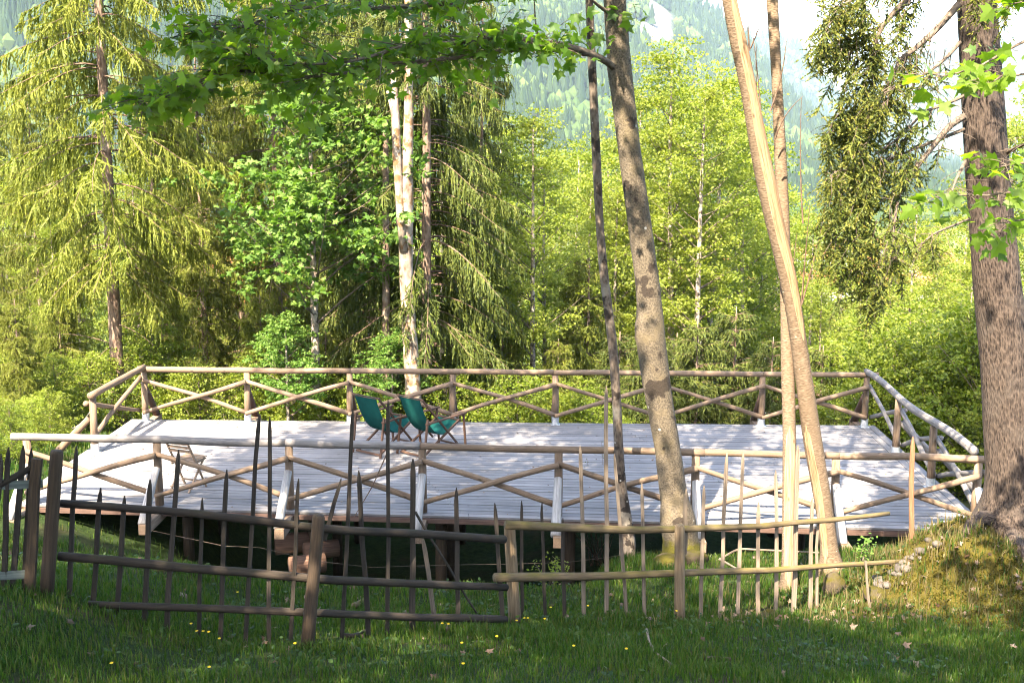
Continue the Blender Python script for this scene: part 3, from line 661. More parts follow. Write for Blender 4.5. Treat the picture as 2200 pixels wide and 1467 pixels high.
for a in RP: picket(rfence, *a, MAT['picket_pale'] if a[0] > 1240 else MAT['picket_old'])
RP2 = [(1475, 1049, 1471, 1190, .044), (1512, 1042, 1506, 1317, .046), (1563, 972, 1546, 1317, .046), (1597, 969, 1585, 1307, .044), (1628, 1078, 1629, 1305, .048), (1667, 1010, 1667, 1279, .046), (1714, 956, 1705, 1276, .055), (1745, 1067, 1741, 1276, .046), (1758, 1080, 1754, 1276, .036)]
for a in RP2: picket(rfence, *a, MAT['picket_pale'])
st = picket(None, 1961, 938, 1958, 1170, .062, MAT['picket_red'], 0, 14.6, 'wooden_stake'); tag(st, 'tall reddish split wooden stake standing alone before the right end of the deck', 'stake')
st = picket(None, 1859, 1204, 1868, 1305, .03, MAT['picket_pale'], 0, 13.4, 'wooden_stake', False); tag(st, 'short thin pale stake stuck in the moss by the stone heap', 'stake')
gate = thing('garden_gate', 'old picket gate with pale grey-green boards at the left edge of the picture', 'gate', G(30, 1320))
picket(gate, 78, 985, 62, 1300, .10, MAT['post_brown'], -.02, name='gate_post', pointed=False)
for a in ((2, 975, -14, 1262, .05), (19, 960, 8, 1238, .05), (49, 957, 30, 1240, .055), (66, 962, 52, 1245, .05)): picket(gate, *a, MAT['picket_old'])
for pts, r in (([(-120, 1047), (92, 1039)], .032), ([(-120, 1243), (78, 1232)], .03)):
    A, B = P(*pts[0], fd(0) - .06), P(*pts[1], fd(90) - .06); MB().add(*bar(A, B, .024, .075)).obj('board', MAT['green_board'], gate, smooth=False)
MB().add(*tube([P(-60, 1075, fd(0) - .02), P(75, 1000, fd(75) - .02)], .032, 9, rough=.1)).obj('diagonal_rail', MAT['fence_old'], gate)

# ------------------------------------------------------------------ foliage generators
def perp(D):
    a = R.normal(0, 1, D.shape); a = a - D * (a * D).sum(-1, keepdims=True); return nrm(a)
def tri_spikes(mb, base, tip, width, tint=0.0):
    """thin triangles from base to tip"""
    D = nrm(tip - base); W = perp(D) * np.asarray(width).reshape(-1, 1) / 2
    V = np.stack([base - W, base + W, tip], 1).reshape(-1, 3); F = np.arange(len(V)).reshape(-1, 3); mb.add(V, F, tint=tint)
def needle_twigs(mb, B, D, L, k=6, wid=0.022, out=0.75, spread=1.0, fr=0.28):
    """twigs as an axis spike with k side spikes of needles each"""
    D = nrm(D); L = np.asarray(L).reshape(-1, 1)
    tri_spikes(mb, B, B + D * L, np.full(len(B), wid * 1.3))
    for j in range(k):
        s = (j + R.uniform(0.1, 0.9, (len(B), 1))) / k
        p = B + D * L * s; d = nrm(D * out + perp(D) * spread + [0, 0, -0.15]); l = L * fr * R.uniform(.7, 1.2, (len(B), 1)) * (1.15 - .5 * s)
        tri_spikes(mb, p, p + d * l, np.full(len(B), wid))
def leaf_faces(mb, Pn, N, A, size, shape):
    """one leaf per point: shape (k,2) outline with fan triangles; N normal, A axis direction"""
    A = nrm(A - N * (A * N).sum(-1, keepdims=True)); S = np.cross(N, A); s = np.asarray(size).reshape(-1, 1, 1)
    out, F, fold = shape
    V = Pn[:, None] + s * (out[None, :, 0:1] * S[:, None] + out[None, :, 1:2] * A[:, None] + out[None, :, 2:3] * N[:, None])
    k = len(out); FF = F[None] + (np.arange(len(Pn)) * k)[:, None, None]; mb.add(V.reshape(-1, 3), FF.reshape(-1, 3))
def _shape(pts, fold=0.12, droop=0.1):
    pts = np.array(pts, float); z = -fold * np.abs(pts[:, 0]) - droop * pts[:, 1] ** 2; return np.column_stack([pts, z])
OVAL = (_shape([(0, 0), (.30, .38), (.24, .72), (0, 1), (-.24, .72), (-.30, .38)], .25), np.array([[0, 1, 2], [0, 2, 3], [0, 3, 4], [0, 4, 5]]), 0)
RHOMB = (_shape([(0, 0), (.36, .5), (0, 1), (-.36, .5)], .3), np.array([[0, 1, 2], [0, 2, 3]]), 0)
_half = [(.20, -.08), (.44, -.03), (.34, .12), (.40, .20), (.62, .40), (.42, .42), (.30, .47), (.20, .50), (.23, .66), (.11, .80)]
_ml = [(0, .28), (0, 0)] + _half + [(0, 1.0)] + [(-a, b) for a, b in _half[::-1]]
MAPLE = (_shape(_ml, .22, .16), np.array([[0, i, i + 1] for i in range(1, len(_ml) - 1)] + [[0, len(_ml) - 1, 1]]), 0)
_m5 = [(0, .28), (0, 0), (.44, -.03), (.36, .18), (.62, .42), (.22, .5), (0, 1), (-.22, .5), (-.62, .42), (-.36, .18), (-.44, -.03)]
MAPLE5 = (_shape(_m5, .2, .15), np.array([[0, i, i + 1] for i in range(1, len(_m5) - 1)] + [[0, len(_m5) - 1, 1]]), 0)

def curve3(a, b, bend, n=8):
    a, b, bend = (np.asarray(q, float) for q in (a, b, bend)); t = np.linspace(0, 1, n)[:, None]
    return a + (b - a) * t + bend * (4 * t * (1 - t))

def spruce(name, H, Rm, r0, clear, matn, matb, seed, dens=1.0, hang=1.0, step=0.33, dead=True, k=8, wid=0.034, spiky=0.5):
    global R
    keep = R; R = np.random.default_rng(seed)
    t = thing(name, None, None)
    zt = np.linspace(-0.4, H, 26); off = R.uniform(0, 9)
    tp = np.stack([0.05 * fbm(zt * .25 + off, zt * 0, 2, 1) * 2, 0.05 * fbm(zt * .25 + off, zt * 0 + 7, 2, 1) * 2, zt], -1)
    rad = r0 * (1 - np.clip(zt, 0, H) / H) ** 0.85 + 0.012; rad[:2] *= 1.2
    MB().add(*tube(tp, rad, 12, rough=.12)).obj('trunk', matb, t)
    wood_, nd = MB(), MB()
    z = clear
    B, D, L = [], [], []
    while z < H - 0.15:
        f = (z - clear) / (H - clear)
        nb = R.integers(4, 7)
        for i in range(nb):
            az = R.uniform(0, 6.283); l = Rm * (1 - f) ** 0.62 * (0.55 + .45 * sm(0, .16, f)) * R.uniform(.55, 1.12) + 0.15
            o = np.array([math.cos(az), math.sin(az), 0]); c0 = np.array([0, 0, z + R.uniform(-.12, .12)])
            tt = np.linspace(0, 1, 8); up = R.uniform(-.05, .2) + .45 * f
            zc = l * (up * tt - (0.55 + .15 * hang - .3 * f) * tt ** 2 + 0.22 * tt ** 3.5)
            pts = c0 + o * (l * tt)[:, None] + np.array([0, 0, 1]) * zc[:, None]; side = np.array([-o[1], o[0], 0]); pts += side * (R.uniform(-.12, .12) * l * tt ** 2)[:, None]
            wood_.add(*tube(pts, np.linspace(0.007 + .005 * l, .003, 8), 4, caps=False))
            m = max(4, int(l * 19 * dens)); s = R.uniform(.16, 1, m) ** .8; bp = np.stack([np.interp(s, tt, pts[:, q]) for q in range(3)], -1)
            sg = np.where(R.uniform(0, 1, m) < .5, -1., 1.)[:, None]
            ll = (0.16 + 0.36 * np.sin(np.pi * np.clip(s * .9 + .05, 0, 1))) * R.uniform(.6, 1.3, m) * min(1, .4 + l / 2.2)
            d = side * sg * R.uniform(.15, 1.0, (m, 1)) + o * R.uniform(.25, .8, (m, 1)) + np.array([0, 0, -1]) * R.uniform(.1, 1.5, (m, 1)) * hang
            B.append(bp); D.append(d); L.append(ll)
            # second-order twigs hanging from the first ones
            d1 = nrm(d); q = R.uniform(.25, .95, (m, 1)); B.append(bp + d1 * ll[:, None] * q); D.append(d1 * .3 + np.array([0, 0, -1.0]) * hang + R.normal(0, .35, (m, 3))); L.append(ll * R.uniform(.4, .9, m))
        z += step * R.uniform(.7, 1.3) * (1 - .35 * f)
    B, D, L = np.vstack(B), np.vstack(D), np.concatenate(L)
    needle_twigs(nd, B, D, L, k, wid, spread=spiky, fr=.2)
    if dead:
        for i in range(int(clear * 7)):
            az = R.uniform(0, 6.283); z = R.uniform(.8, clear + 1.5); l = R.uniform(.4, 1.5); o = np.array([math.cos(az), math.sin(az), R.uniform(-.5, .15)])
            wood_.add(*tube(curve3([0, 0, z], np.array([0, 0, z]) + o * l, [0, 0, R.uniform(-.05, .12)], 6), np.linspace(.014, .003, 6), 4, caps=False))
    wood_.obj('branches', MAT['deadtwig'], t); nd.obj('crown', matn, t, smooth=False)
    R = keep; return t

def broadleaf(name, H, r0, z0, Rm, ncl, nleaf, lsize, matl, matb, seed, shape=RHOMB, clr=0.55, flat=0.45, lean=0.0, stems=1, top=0.25, up=0.55):
    """thin trunk, rising limbs, leaf sprays clustered round the limb ends"""
    global R
    keep = R; R = np.random.default_rng(seed)
    t = thing(name, None, None); zt = np.linspace(-0.4, H * .96, 20); off = R.uniform(0, 50)
    wob = lambda q: np.stack([.35 * fbm(q * .13 + off, q * 0, 2, 1) + lean * q, .35 * fbm(q * .13 + off, q * 0 + 9, 2, 1), q], -1)
    MB().add(*tube(wob(zt), r0 * (1 - np.clip(zt, 0, H) / H) ** .7 + .01, 9, rough=.12)).obj('trunk', matb, t)
    w, lf = MB(), MB(); C = []
    for i in range(ncl):
        f = (i + R.uniform(0, 1)) / ncl; z = z0 + (H - z0) * f; prof = (np.sin(np.pi * min(1, (f * (1 - top) + top * .9))) ** .6)
        rr = Rm * prof * R.uniform(.25, 1.05) ** .7; az = R.uniform(0, 6.283) ; e = wob(np.array([z]))[0] + np.array([rr * math.cos(az), rr * math.sin(az), 0])
        zb = max(z0 * .55, z - rr * R.uniform(up * .7, up * 1.6) - .2); s = wob(np.array([zb]))[0]
        q = curve3(s, e, [0, 0, R.uniform(-.12, .1) * rr], 7); w.add(*tube(q, np.linspace(max(.008, r0 * .28 * (1 - f * .6)), .004, 7), 4, caps=False)); C.append(e)
        for j in range(2):
            tq = R.uniform(.45, .9); b = np.array([np.interp(tq, np.linspace(0, 1, 7), q[:, a]) for a in range(3)]); e2 = b + R.normal(0, 1, 3) * [.5, .5, .25] * clr * 1.3
            w.add(*tube([b, (b + e2) / 2 + [0, 0, .03], e2], [.006, .004, .002], 3, caps=False)); C.append(e2)
    C = np.array(C); n = nleaf; ci = R.integers(0, len(C), n)
    sub = R.normal(0, 1, (len(C), 5, 3)) * [clr * .55, clr * .55, clr * flat * .6]             # small sprays inside each clump
    Pn = C[ci] + sub[ci, R.integers(0, 5, n)] + R.normal(0, 1, (n, 3)) * [clr * .28, clr * .28, clr * .10]
    N = nrm(np.array([0, 0, .75]) + R.normal(0, .55, (n, 3))); A = R.normal(0, 1, (n, 3)) + [0, 0, -.35]
    leaf_faces(lf, Pn, N, A, lsize * R.uniform(.6, 1.25, n), shape)
    w.obj('branches', MAT['twig'], t); lf.obj('crown', matl, t, smooth=False)
    R = keep; return t
class Kind:
    """a prototype that is used for its first spot and copied for the rest"""
    def __init__(self, t, cat): self.t = t; self.used = False; t['category'] = cat
    def put(self, loc, rz, s, label, group=None):
        if not self.used:
            self.used = True; t = self.t; t.location = tuple(float(q) for q in loc); t.rotation_euler = (0, 0, rz); t.scale = (s, s, s); tag(t, label, None, group); return t
        r = copy_tree(self.t, loc, rz, s, label, group)
        if group is None and 'group' in r: del r['group']
        return r
def spot(px, y): 
    x = (px - 1100) / FPX * y / math.cos(PITCH); return np.array([x, y, float(gh(x, y))])

# ------------------------------------------------------------------ wood behind the deck
S1 = Kind(spruce('spruce_tree', 20, 2.9, .15, 3.6, MAT['needle_lit'], MAT['bark_spruce_far'], 101, 1.15, 1.7), 'tree')
S2 = Kind(spruce('spruce_tree', 17, 2.7, .14, 1.8, MAT['needle_lit'], MAT['bark_spruce_far'], 102, 1.15, 1.4), 'tree')
S3 = Kind(spruce('spruce_tree', 19, 2.6, .14, 2.2, MAT['needle_dark'], MAT['bark_spruce_far'], 103, 1.15, 2.1), 'tree')
S4 = Kind(spruce('young_spruce', 7, 1.7, .07, .3, MAT['needle_lit'], MAT['bark_spruce_far'], 104, 1.3, .8, .26, False), 'tree')
S5 = Kind(spruce('young_spruce', 5.5, 1.6, .06, .2, MAT['needle_dark'], MAT['bark_spruce_far'], 105, 1.4, .7, .24, False), 'tree')
GS = 'spruces standing close together behind the deck'
S1.put(spot(247, 27), 0.6, 1.0, 'tall drooping spruce with bare brown trunk behind the left corner of the deck', GS)
S2.put(spot(440, 33), 1.2, (P(435, 28, 33)[2] - spot(440, 33)[2]) / 17, 'yellow-green spruce with thin pointed top between the left trunk and the maple', GS)
S1.put(spot(600, 35), 2.2, 0.92, 'sunny spruce half hidden behind bright maple leaves', GS)
S3.put(spot(917, 28.2), 0.4, 1.0, 'dark spruce with long hanging curtains of twigs beside the pale trunk', GS)
S3.put(spot(800, 31), 2.9, 0.95, 'shaded dark spruce left of the pale forked trunk', GS)
S3.put(spot(1035, 33), 4.4, 0.74, 'dark drooping spruce in the middle of the picture', GS)
def fit(px, y, top, H): p = spot(px, y); return (P(px, top, y)[2] - p[2]) / H
for px, y, tp_, rz, kd, H_ in ((-60, 30, 90, 3, S1, 20), (90, 34, 170, 5, S2, 17), (340, 41, 110, 1, S2, 17), (520, 40, 60, 4, S1, 20), (150, 46, 180, 2, S1, 20), (690, 38, -60, 5.5, S2, 17), (10, 42, 150, 2.5, S2, 17), (760, 44, -40, 1.9, S1, 20), (400, 50, 150, .2, S1, 20)):
    s = fit(px, y, tp_, H_); kd.put(spot(px, y), rz, s, 'sunlit drooping spruce in the thick stand left of the pale trunk', GS)
for x, y, rz, lab in ((-7.4, 5.4, 1.0, 'dark spruce added out of view left of the picket gate to block skylight'), (-10.2, 7.6, 2.0, 'dark spruce added out of view further left of the picket gate to block skylight'), (8.2, 7.0, 3.0, 'dark spruce added out of view right of the lawn to block skylight'), (-5.0, -3.0, 4.0, 'dark spruce added out of view behind the lawn to block skylight')):  # unseen spruces added to cut the skylight over the foreground
    S3.put((x, y, float(gh(x, y))), rz, .9, lab, 'spruces added out of view to keep skylight off the lawn')
GY = 'young spruces below the rear railing'
S4.put(spot(1262, 33), .3, 1.02, 'pale yellow-green young spruce below the middle of the rear railing', GY)
for px, y, s, rz, kd in ((1395, 28, .72, 1, S5), (1500, 28.5, .80, 2, S5), (1580, 29.5, .9, 3.5, S5), (1660, 28, .7, 4.4, S5), (1330, 30, .8, 5, S5), (1770, 30, .72, .7, S5), (1455, 33, .9, .9, S5), (1540, 36, 1.1, 2.4, S5)):
    kd.put(spot(px, y), rz, s, 'dark green young spruce right of the mottled trunk, behind the railing', GY)
for px, y, s, rz in ((35, 24.5, .42, 1.), (130, 28, .5, 3.3), (350, 29, .62, 2), (700, 29.5, .6, 4.1), (1080, 31, .72, 5), (560, 30.5, .66, .8), (1200, 30, .6, 2.6)):
    S4.put(spot(px, y), rz, s, 'young sunlit spruce in the undergrowth behind the deck', 'young sunlit spruces in the undergrowth')

D1 = Kind(broadleaf('ash_tree', 16, .14, 7.2, 2.4, 46, 15000, .115, MAT['leaf_light'], MAT['bark_thin'], 201), 'tree')
D2 = Kind(broadleaf('ash_tree', 15, .125, 6.4, 2.1, 44, 14000, .11, MAT['leaf_light'], MAT['bark_thin'], 202, lean=.02), 'tree')
D3 = Kind(broadleaf('beech_tree', 14, .10, 2.5, 2.6, 52, 17000, .105, MAT['leaf_mid'], MAT['bark_thin'], 203, flat=.3), 'tree')
GD = 'light green broadleaf trees behind the railing'
k = 0
LAB = {1143: 'slender dark-stemmed tree left of the yellow-green young spruce', 1168: 'second slender tree beside the dark hanging spruce, stem crossing low', 1441: 'light green tree whose pale stem shows right of the stout maple', 1497: 'light green tree with dark straight stem between maple and leaning trunk', 1520: 'light green tree with white-speckled stem between maple and leaning trunk', 1570: 'thin-stemmed light green tree left of the leaning trunk', 1600: 'light green tree with whitish bent stem just left of the leaning trunk', 1908: 'thin grey-stemmed tree under the hanging spruce branches', 1942: 'tall thin pale stem right of the hanging spruce branches'}
for px, y, top in ((1143, 31, 240), (1168, 33.5, 330), (1240, 45, 300), (1300, 50, 290), (1350, 41, 200), (1441, 36, 95), (1497, 34.5, 170), (1520, 38, 150), (1570, 42, 190), (1600, 40, 280), (1665, 50, 400), (1735, 46, 470), (1800, 55, 440), (1855, 49, 480), (1908, 38, 560), (1942, 36, 430), (2015, 45, 500), (2065, 41, 380), (2150, 37, 260), (2215, 43, 180), (1400, 55, 180), (1480, 60, 200), (1560, 62, 260), (1700, 64, 440), (1200, 58, 330), (1900, 62, 500), (2000, 66, 480), (2110, 60, 420), (1090, 50, 260), (950, 52, 200), (1630, 44, 420), (1770, 40, 600), (1850, 36, 640), (2000, 36, 610), (2080, 34, 560), (1390, 37, 330), (1320, 36, 400), (1250, 38, 380)):
    kd, H_ = ((D1, 16), (D2, 15), (D3, 14))[k % 3 if y > 40 else (k % 2)]
    kd.put(spot(px, y), 1.7 * k, fit(px, y, top, H_), LAB.get(px, 'slender light green tree among many behind the rear railing'), GD); k += 1
for i, (px, y, top) in enumerate(((1110, 80, 330), (1190, 95, 380), (1270, 85, 360), (1345, 100, 400), (1420, 78, 330), (1490, 110, 430), (1560, 90, 420), (1640, 105, 470), (1700, 82, 520), (1770, 90, 560), (1840, 78, 600), (1900, 100, 560), (1960, 85, 600), (2040, 95, 560), (2110, 80, 520), (2190, 90, 480), (1010, 90, 300), (880, 85, 260), (1600, 130, 560), (1720, 140, 600), (1860, 135, 610), (1980, 140, 610), (1500, 140, 560), (1380, 135, 500))):
    kd, H_ = ((D3, 14), (D1, 16), (D2, 15))[i % 3]; kd.put(spot(px, y), 1.1 * i, fit(px, y, top, H_), 'pale green tree of the valley wood far behind the deck', 'trees of the valley wood far behind the deck')
for px, y, s in ((20, 52, .8), (70, 40, .6), (175, 33, .45), (120, 31, .4), (250, 55, .85), (480, 58, .9), (620, 60, 1.0), (300, 33, .42), (760, 62, 1.1)):
    (D1, D2, D3)[k % 3].put(spot(px, y), 1.7 * k, s, 'slender broadleaf tree showing between the left spruces', 'slender trees between the left spruces'); k += 1

BU1 = Kind(broadleaf('leafy_bush', 3.6, .03, .25, 1.7, 60, 13000, .085, MAT['leaf_mid'], MAT['twig'], 301, clr=.34, flat=.8, top=.45, up=.9), 'bush')
BU2 = Kind(broadleaf('leafy_bush', 3.0, .03, .2, 1.6, 50, 10000, .09, MAT['leaf_light'], MAT['twig'], 302, clr=.34, flat=.7, top=.45, up=.9), 'bush')
GB = 'leafy bushes on the slope behind the deck'
for i, (px, y, s) in enumerate(((1925, 26.2, 1.0), (2010, 25.2, 1.05), (2085, 24.6, 1.1), (2160, 23.5, 1.1), (1960, 29, 1.3), (2050, 28.5, 1.35), (2130, 27.5, 1.3), (1880, 31, 1.3), (2190, 30, 1.5), (1820, 33, 1.2))):
    (BU1, BU1, BU2)[i % 3].put(spot(px, y), i * 1.3, s, 'dense green bush filling the slope right of the deck', 'dense bushes right of the deck')
for i, (px, y, s) in enumerate(((20, 27, .62), (110, 25.5, .5), (180, 26.5, .6), (330, 27.5, .7), (430, 27, .7), (520, 27.6, .75), (620, 27, .72), (700, 27.8, .8), (790, 27, .75), (960, 27, .75), (1040, 27.5, .8), (1110, 27, .75), (1180, 27.4, .75), (1260, 27, .7), (1340, 27, .6), (1720, 27.5, .6), (1800, 27, .65), (1860, 27.6, .75), (60, 22.5, .34), (10, 20.5, .3), (100, 23.5, .36))):
    (BU2, BU1)[i % 2].put(spot(px, y), i * 1.9, s, 'low sunlit bush in the undergrowth along the rear of the deck', GB)
FM = Kind(broadleaf('maple_tree', 12, .14, 6.6, 3.2, 40, 7500, .17, MAT['leaf_maple_far'], MAT['bark_thin'], 401, shape=MAPLE5, clr=.6, flat=.5), 'tree')
FM.put(spot(680, 27.5), .5, .82, 'bright green maple catching the sun left of the pale trunk', None)
FM.put(spot(615, 26.5), 2.5, .33, 'small pale-leaved maple shrub above the rear railing', None)
FM.put(spot(840, 26.8), 4.5, .30, 'low maple sapling beside the pale forked trunk', None)

def pole(points, y, name, mat, label=None, parent=None, n=12, rough=.12, cat='tree', ys=None):
    """trunk from sight-line points (px left edge, px right edge, py)"""
    pts, rad = [], []
    for i, (l, r, py) in enumerate(points):
        yy = y if ys is None else ys[i]; c = P((l + r) / 2, py, yy); pts.append(c); rad.append((r - l) / 2 / FPX * yy * 1.0)
    pts = np.array(pts)[::-1]; rad = np.array(rad)[::-1]
    g = float(gh(pts[0][0], pts[0][1])) - .25
    if pts[0][2] > g: pts = np.vstack([[pts[0][0], pts[0][1], g], pts]); rad = np.concatenate([[rad[0] * 1.08], rad])
    s = np.concatenate([[0], np.cumsum(np.linalg.norm(np.diff(pts, axis=0), axis=1))]); t = np.arange(0, s[-1] + .01, .14)
    q = np.stack([np.interp(t, s, pts[:, i]) for i in range(3)], -1); rr = np.interp(t, s, rad)
    ker = np.ones(5) / 5
    for i in range(3): q[2:-2, i] = np.convolve(q[:, i], ker, 'valid')
    return q, rr
def trunk(parent, q, rr, mat, name='trunk', n=14, rough=.1): return MB().add(*tube(q, rr, n, rough=rough)).obj(name, mat, parent)
# pale forked trunk
q, rr = pole([(868, 884, -120), (870, 887, 140), (866, 888, 300), (856, 887, 430), (858, 887, 600), (866, 900, 760), (874, 908, 900)], 26.6, 't', None)
pt = thing('dead_tree', 'pale peeling forked trunk lit by the sun behind the deck chairs', 'tree', q[0]); trunk(pt, q, rr, MAT['bark_pale'])
def free_pole(points, y): return np.array([P((l + r) / 2, py, y) for l, r, py in points])[::-1], np.array([(r - l) / 2 / FPX * y for l, r, py in points])[::-1]
q2, r2 = free_pole([(838, 846, 150), (840, 854, 190), (841, 859, 260), (843, 862, 330), (848, 866, 400), (852, 872, 470), (858, 878, 540)], 26.5); trunk(pt, q2, r2, MAT['bark_pale'], 'fork_stem')
q2, r2 = free_pole([(829, 835, 196), (836, 843, 225), (842, 850, 260)], 26.5); trunk(pt, q2, r2, MAT['bark_pale'], 'broken_stub')
q, rr = pole([(822, 834, 250), (822, 836, 520), (820, 838, 700), (820, 838, 900)], 27.8, 't', None)
pt = thing('dead_spruce', 'straight brown trunk left of the pale forked trunk, lit only low down', 'tree', q[0]); trunk(pt, q, rr, MAT['bark_spruce_far'])
mb = MB()
for i in range(26):
    z = R.uniform(.8, 7); az = R.uniform(0, 6.28); l = R.uniform(.3, 1.4); s = q[0] + [0, 0, z]; mb.add(*tube(curve3(s, s + np.array([math.cos(az), math.sin(az), R.uniform(-.4, .3)]) * l, [0, 0, .05], 5), np.linspace(.013, .003, 5), 4, caps=False))
mb.obj('dead_branches', MAT['deadtwig'], pt)

# ------------------------------------------------------------------ trees in front of the deck
def leaf_list(): return dict(p=[], n=[], a=[], s=[])
def put_leaf(Lf, p, n, a, s): Lf['p'].append(p); Lf['n'].append(n); Lf['a'].append(a); Lf['s'].append(s)
def twig_leaves(Lf, wood_, a, b, r, pairs, size, sag=.05, tilt=.55):
    """a twig with opposite pairs of maple leaves on stalks"""
    q = curve3(a, b, [0, 0, sag], 7); wood_.add(*tube(q, np.linspace(r, .0025, 7), 4, caps=False)); d = nrm(np.asarray(b, float) - a)
    for i in range(pairs):
        t = (i + 1) / pairs; c = np.array([np.interp(t, np.linspace(0, 1, 7), q[:, k]) for k in range(3)])
        sd = nrm(np.cross(d, [0, 0, 1]) + 1e-6)
        for s in (-1, 1):
            if R.uniform() < .12: continue
            st = nrm(sd * s * R.uniform(.5, 1) + d * R.uniform(.2, .8) + np.array([0, 0, R.uniform(-.5, .2)])); l = size * R.uniform(.45, .9); e = c + st * l
            wood_.add(*tube([c, (c + e) / 2 + [0, 0, .01], e], [.0022, .0016, .0014], 3, caps=False))
            n = nrm(np.array([0, 0, 1]) + R.normal(0, tilt, 3) + np.array([0, -.25, 0])); put_leaf(Lf, e, n, st + np.array([0, 0, -.45]), size * R.uniform(.6, 1.2))
LEAFMESH = {}
def leaves_out(Lf, parent, mat, nparts, view=True):
    """the largest leaves in view become parts of their own, the rest one mesh"""
    p, n, a, s = (np.array(Lf[k]) for k in 'pnas')
    d = p - [0, 0, CAM_H]; zc = d @ _f; px = 1100 + FPX * (d @ _r) / zc; py = 733.5 - FPX * (d @ _u) / zc
    inv = (px > -20) & (px < 2220) & (py > -20) & (py < 1480); score = np.where(inv, s / zc, -1)
    top = np.argsort(-score)[:nparts]; top = top[score[top] > 0]
    if mat.name not in LEAFMESH: LEAFMESH[mat.name] = MB().add(MAPLE[0], MAPLE[1]).mesh('leaf', mat, smooth=False)
    me = LEAFMESH[mat.name]; loc = np.array(parent.location)
    for i in top:
        N = nrm(n[i]); A = nrm(a[i] - N * (a[i] @ N)); S = np.cross(N, A); o = bpy.data.objects.new('leaf', me); COL.objects.link(o); o.parent = parent; q = p[i] - loc; k = s[i]
        o.matrix_local = Matrix(((S[0] * k, A[0] * k, N[0] * k, q[0]), (S[1] * k, A[1] * k, N[1] * k, q[1]), (S[2] * k, A[2] * k, N[2] * k, q[2]), (0, 0, 0, 1)))
    rest = np.setdiff1d(np.arange(len(p)), top)
    if len(rest):
        mb = MB(); leaf_faces(mb, p[rest], nrm(n[rest]), a[rest], s[rest] * (1.3 if nparts == 0 else 1), OVAL if nparts == 0 else MAPLE5 if len(rest) > 4000 else MAPLE); o = mb.obj('foliage', mat, parent, smooth=False); o['kind'] = 'stuff'
def canopy(Lf, wood_, centre, rad, ncl, nl, size, start, keep=None, r=.03):
    """leafy clumps inside an ellipsoid, limbs reaching to them"""
    c = np.asarray(centre, float); i = 0
    while i < ncl:
        v = R.normal(0, 1, 3); v = v / np.linalg.norm(v) * R.uniform(.25, 1) ** (1 / 2.2); e = c + v * rad
        d = e - [0, 0, CAM_H]; zc = d @ _f
        if zc > .5 and abs(FPX * (d @ _r) / zc) < 1230 and -800 < FPX * (d @ _u) / zc < 790: i += .25; continue      # nothing of it hangs into the view
        if keep is not None and not keep(e): i += .25; continue
        s = start + (e - start) * R.uniform(.05, .3); wood_.add(*tube(curve3(s, e, [0, 0, R.uniform(.1, .5)], 7), np.linspace(r * .7, .006, 7), 4, caps=False))
        m = int(nl * R.uniform(.6, 1.4)); sub = R.normal(0, 1, (4, 3)) * [.55, .55, .22]
        Pn = e + sub[R.integers(0, 4, m)] + R.normal(0, 1, (m, 3)) * [.28, .28, .1]
        for q in Pn: put_leaf(Lf, q, nrm(np.array([0, 0, .9]) + R.normal(0, .4, 3)), R.normal(0, 1, 3), size * R.uniform(.6, 1.2))
        i += 1

# the maple with the long leafy limb
A_PTS = [(1294, 1336, -160), (1297, 1343, 0), (1306, 1354, 130), (1325, 1372, 300), (1349, 1400, 480), (1359, 1410, 560), (1370, 1426, 660), (1365, 1428, 712), (1372, 1435, 780), (1395, 1452, 900), (1407, 1464, 970), (1412, 1471, 1030), (1418, 1481, 1075), (1420, 1490, 1105), (1424, 1500, 1150), (1420, 1512, 1190)]
q, rr = pole(A_PTS, 16.35, 't', None)
ma = thing('maple_tree', 'stout grey maple with dark blotches and white lichen spots, its leafy limb spanning the top', 'tree', q[0])
up = np.array([q[-1] + [(-.15 * i), -.12 * i, .8 * i] for i in range(1, 8)]); q = np.vstack([q, up]); rr = np.concatenate([rr, np.linspace(rr[-1], .07, 7)])
V, F, tc = tube(q, rr, 26, rough=.08)
for bx, by, br, bh in ((1372, 715, .16, .07), (1408, 745, .09, .03), (1345, 60, .12, .035), (1315, 150, .18, .05), (1400, 560, .08, .02), (1440, 1010, .2, .03), (1470, 1120, .2, .06), (1430, 1130, .2, .05)):
    c = P(bx, by, 16.2); w_ = np.exp(-(np.linalg.norm(V - c, axis=1) / br) ** 2); ax_ = np.array([np.interp(v_, q[:, 2], q[:, 0]) for v_ in V[:, 2]]), np.array([np.interp(v_, q[:, 2], q[:, 1]) for v_ in V[:, 2]]); dd_ = nrm(np.stack([V[:, 0] - ax_[0], V[:, 1] - ax_[1], 0 * ax_[0]], -1)); V = V + dd_ * (bh * w_)[:, None]
MB().add(V, F, tc).obj('trunk', MAT['bark_maple'], ma)
wm, LA = MB(), leaf_list()
def path(pts, y0, y1): return np.array([P(x, y, y0 + (y1 - y0) * i / (len(pts) - 1)) for i, (x, y) in enumerate(pts)])
limbs = [(path([(1322, 150), (1304, 132), (1262, 113), (1214, 98), (1156, 90), (1088, 80), (1047, 81), (996, 92), (900, 97), (863, 99), (808, 119), (740, 136), (640, 140), (560, 128), (480, 105)], 16.3, 12.6), .05),
         (path([(1262, 117), (1207, 111), (1173, 104), (1088, 107), (1037, 118), (989, 124), (921, 131), (832, 138), (730, 160), (640, 168), (504, 147), (443, 177), (358, 208), (290, 222)], 16.1, 12.2), .036),
         (path([(1312, -40), (1230, -30), (1100, -12), (1000, 4), (880, 14), (780, 22), (690, 10), (600, 30), (520, 60), (430, 66)], 16.3, 13.0), .045),
         (path([(1310, 30), (1285, 12), (1265, -5), (1240, -40)], 16.3, 15.8), .03),
         (path([(1160, 92), (1150, 50), (1148, 0), (1140, -40)], 15.6, 15.4), .012)]
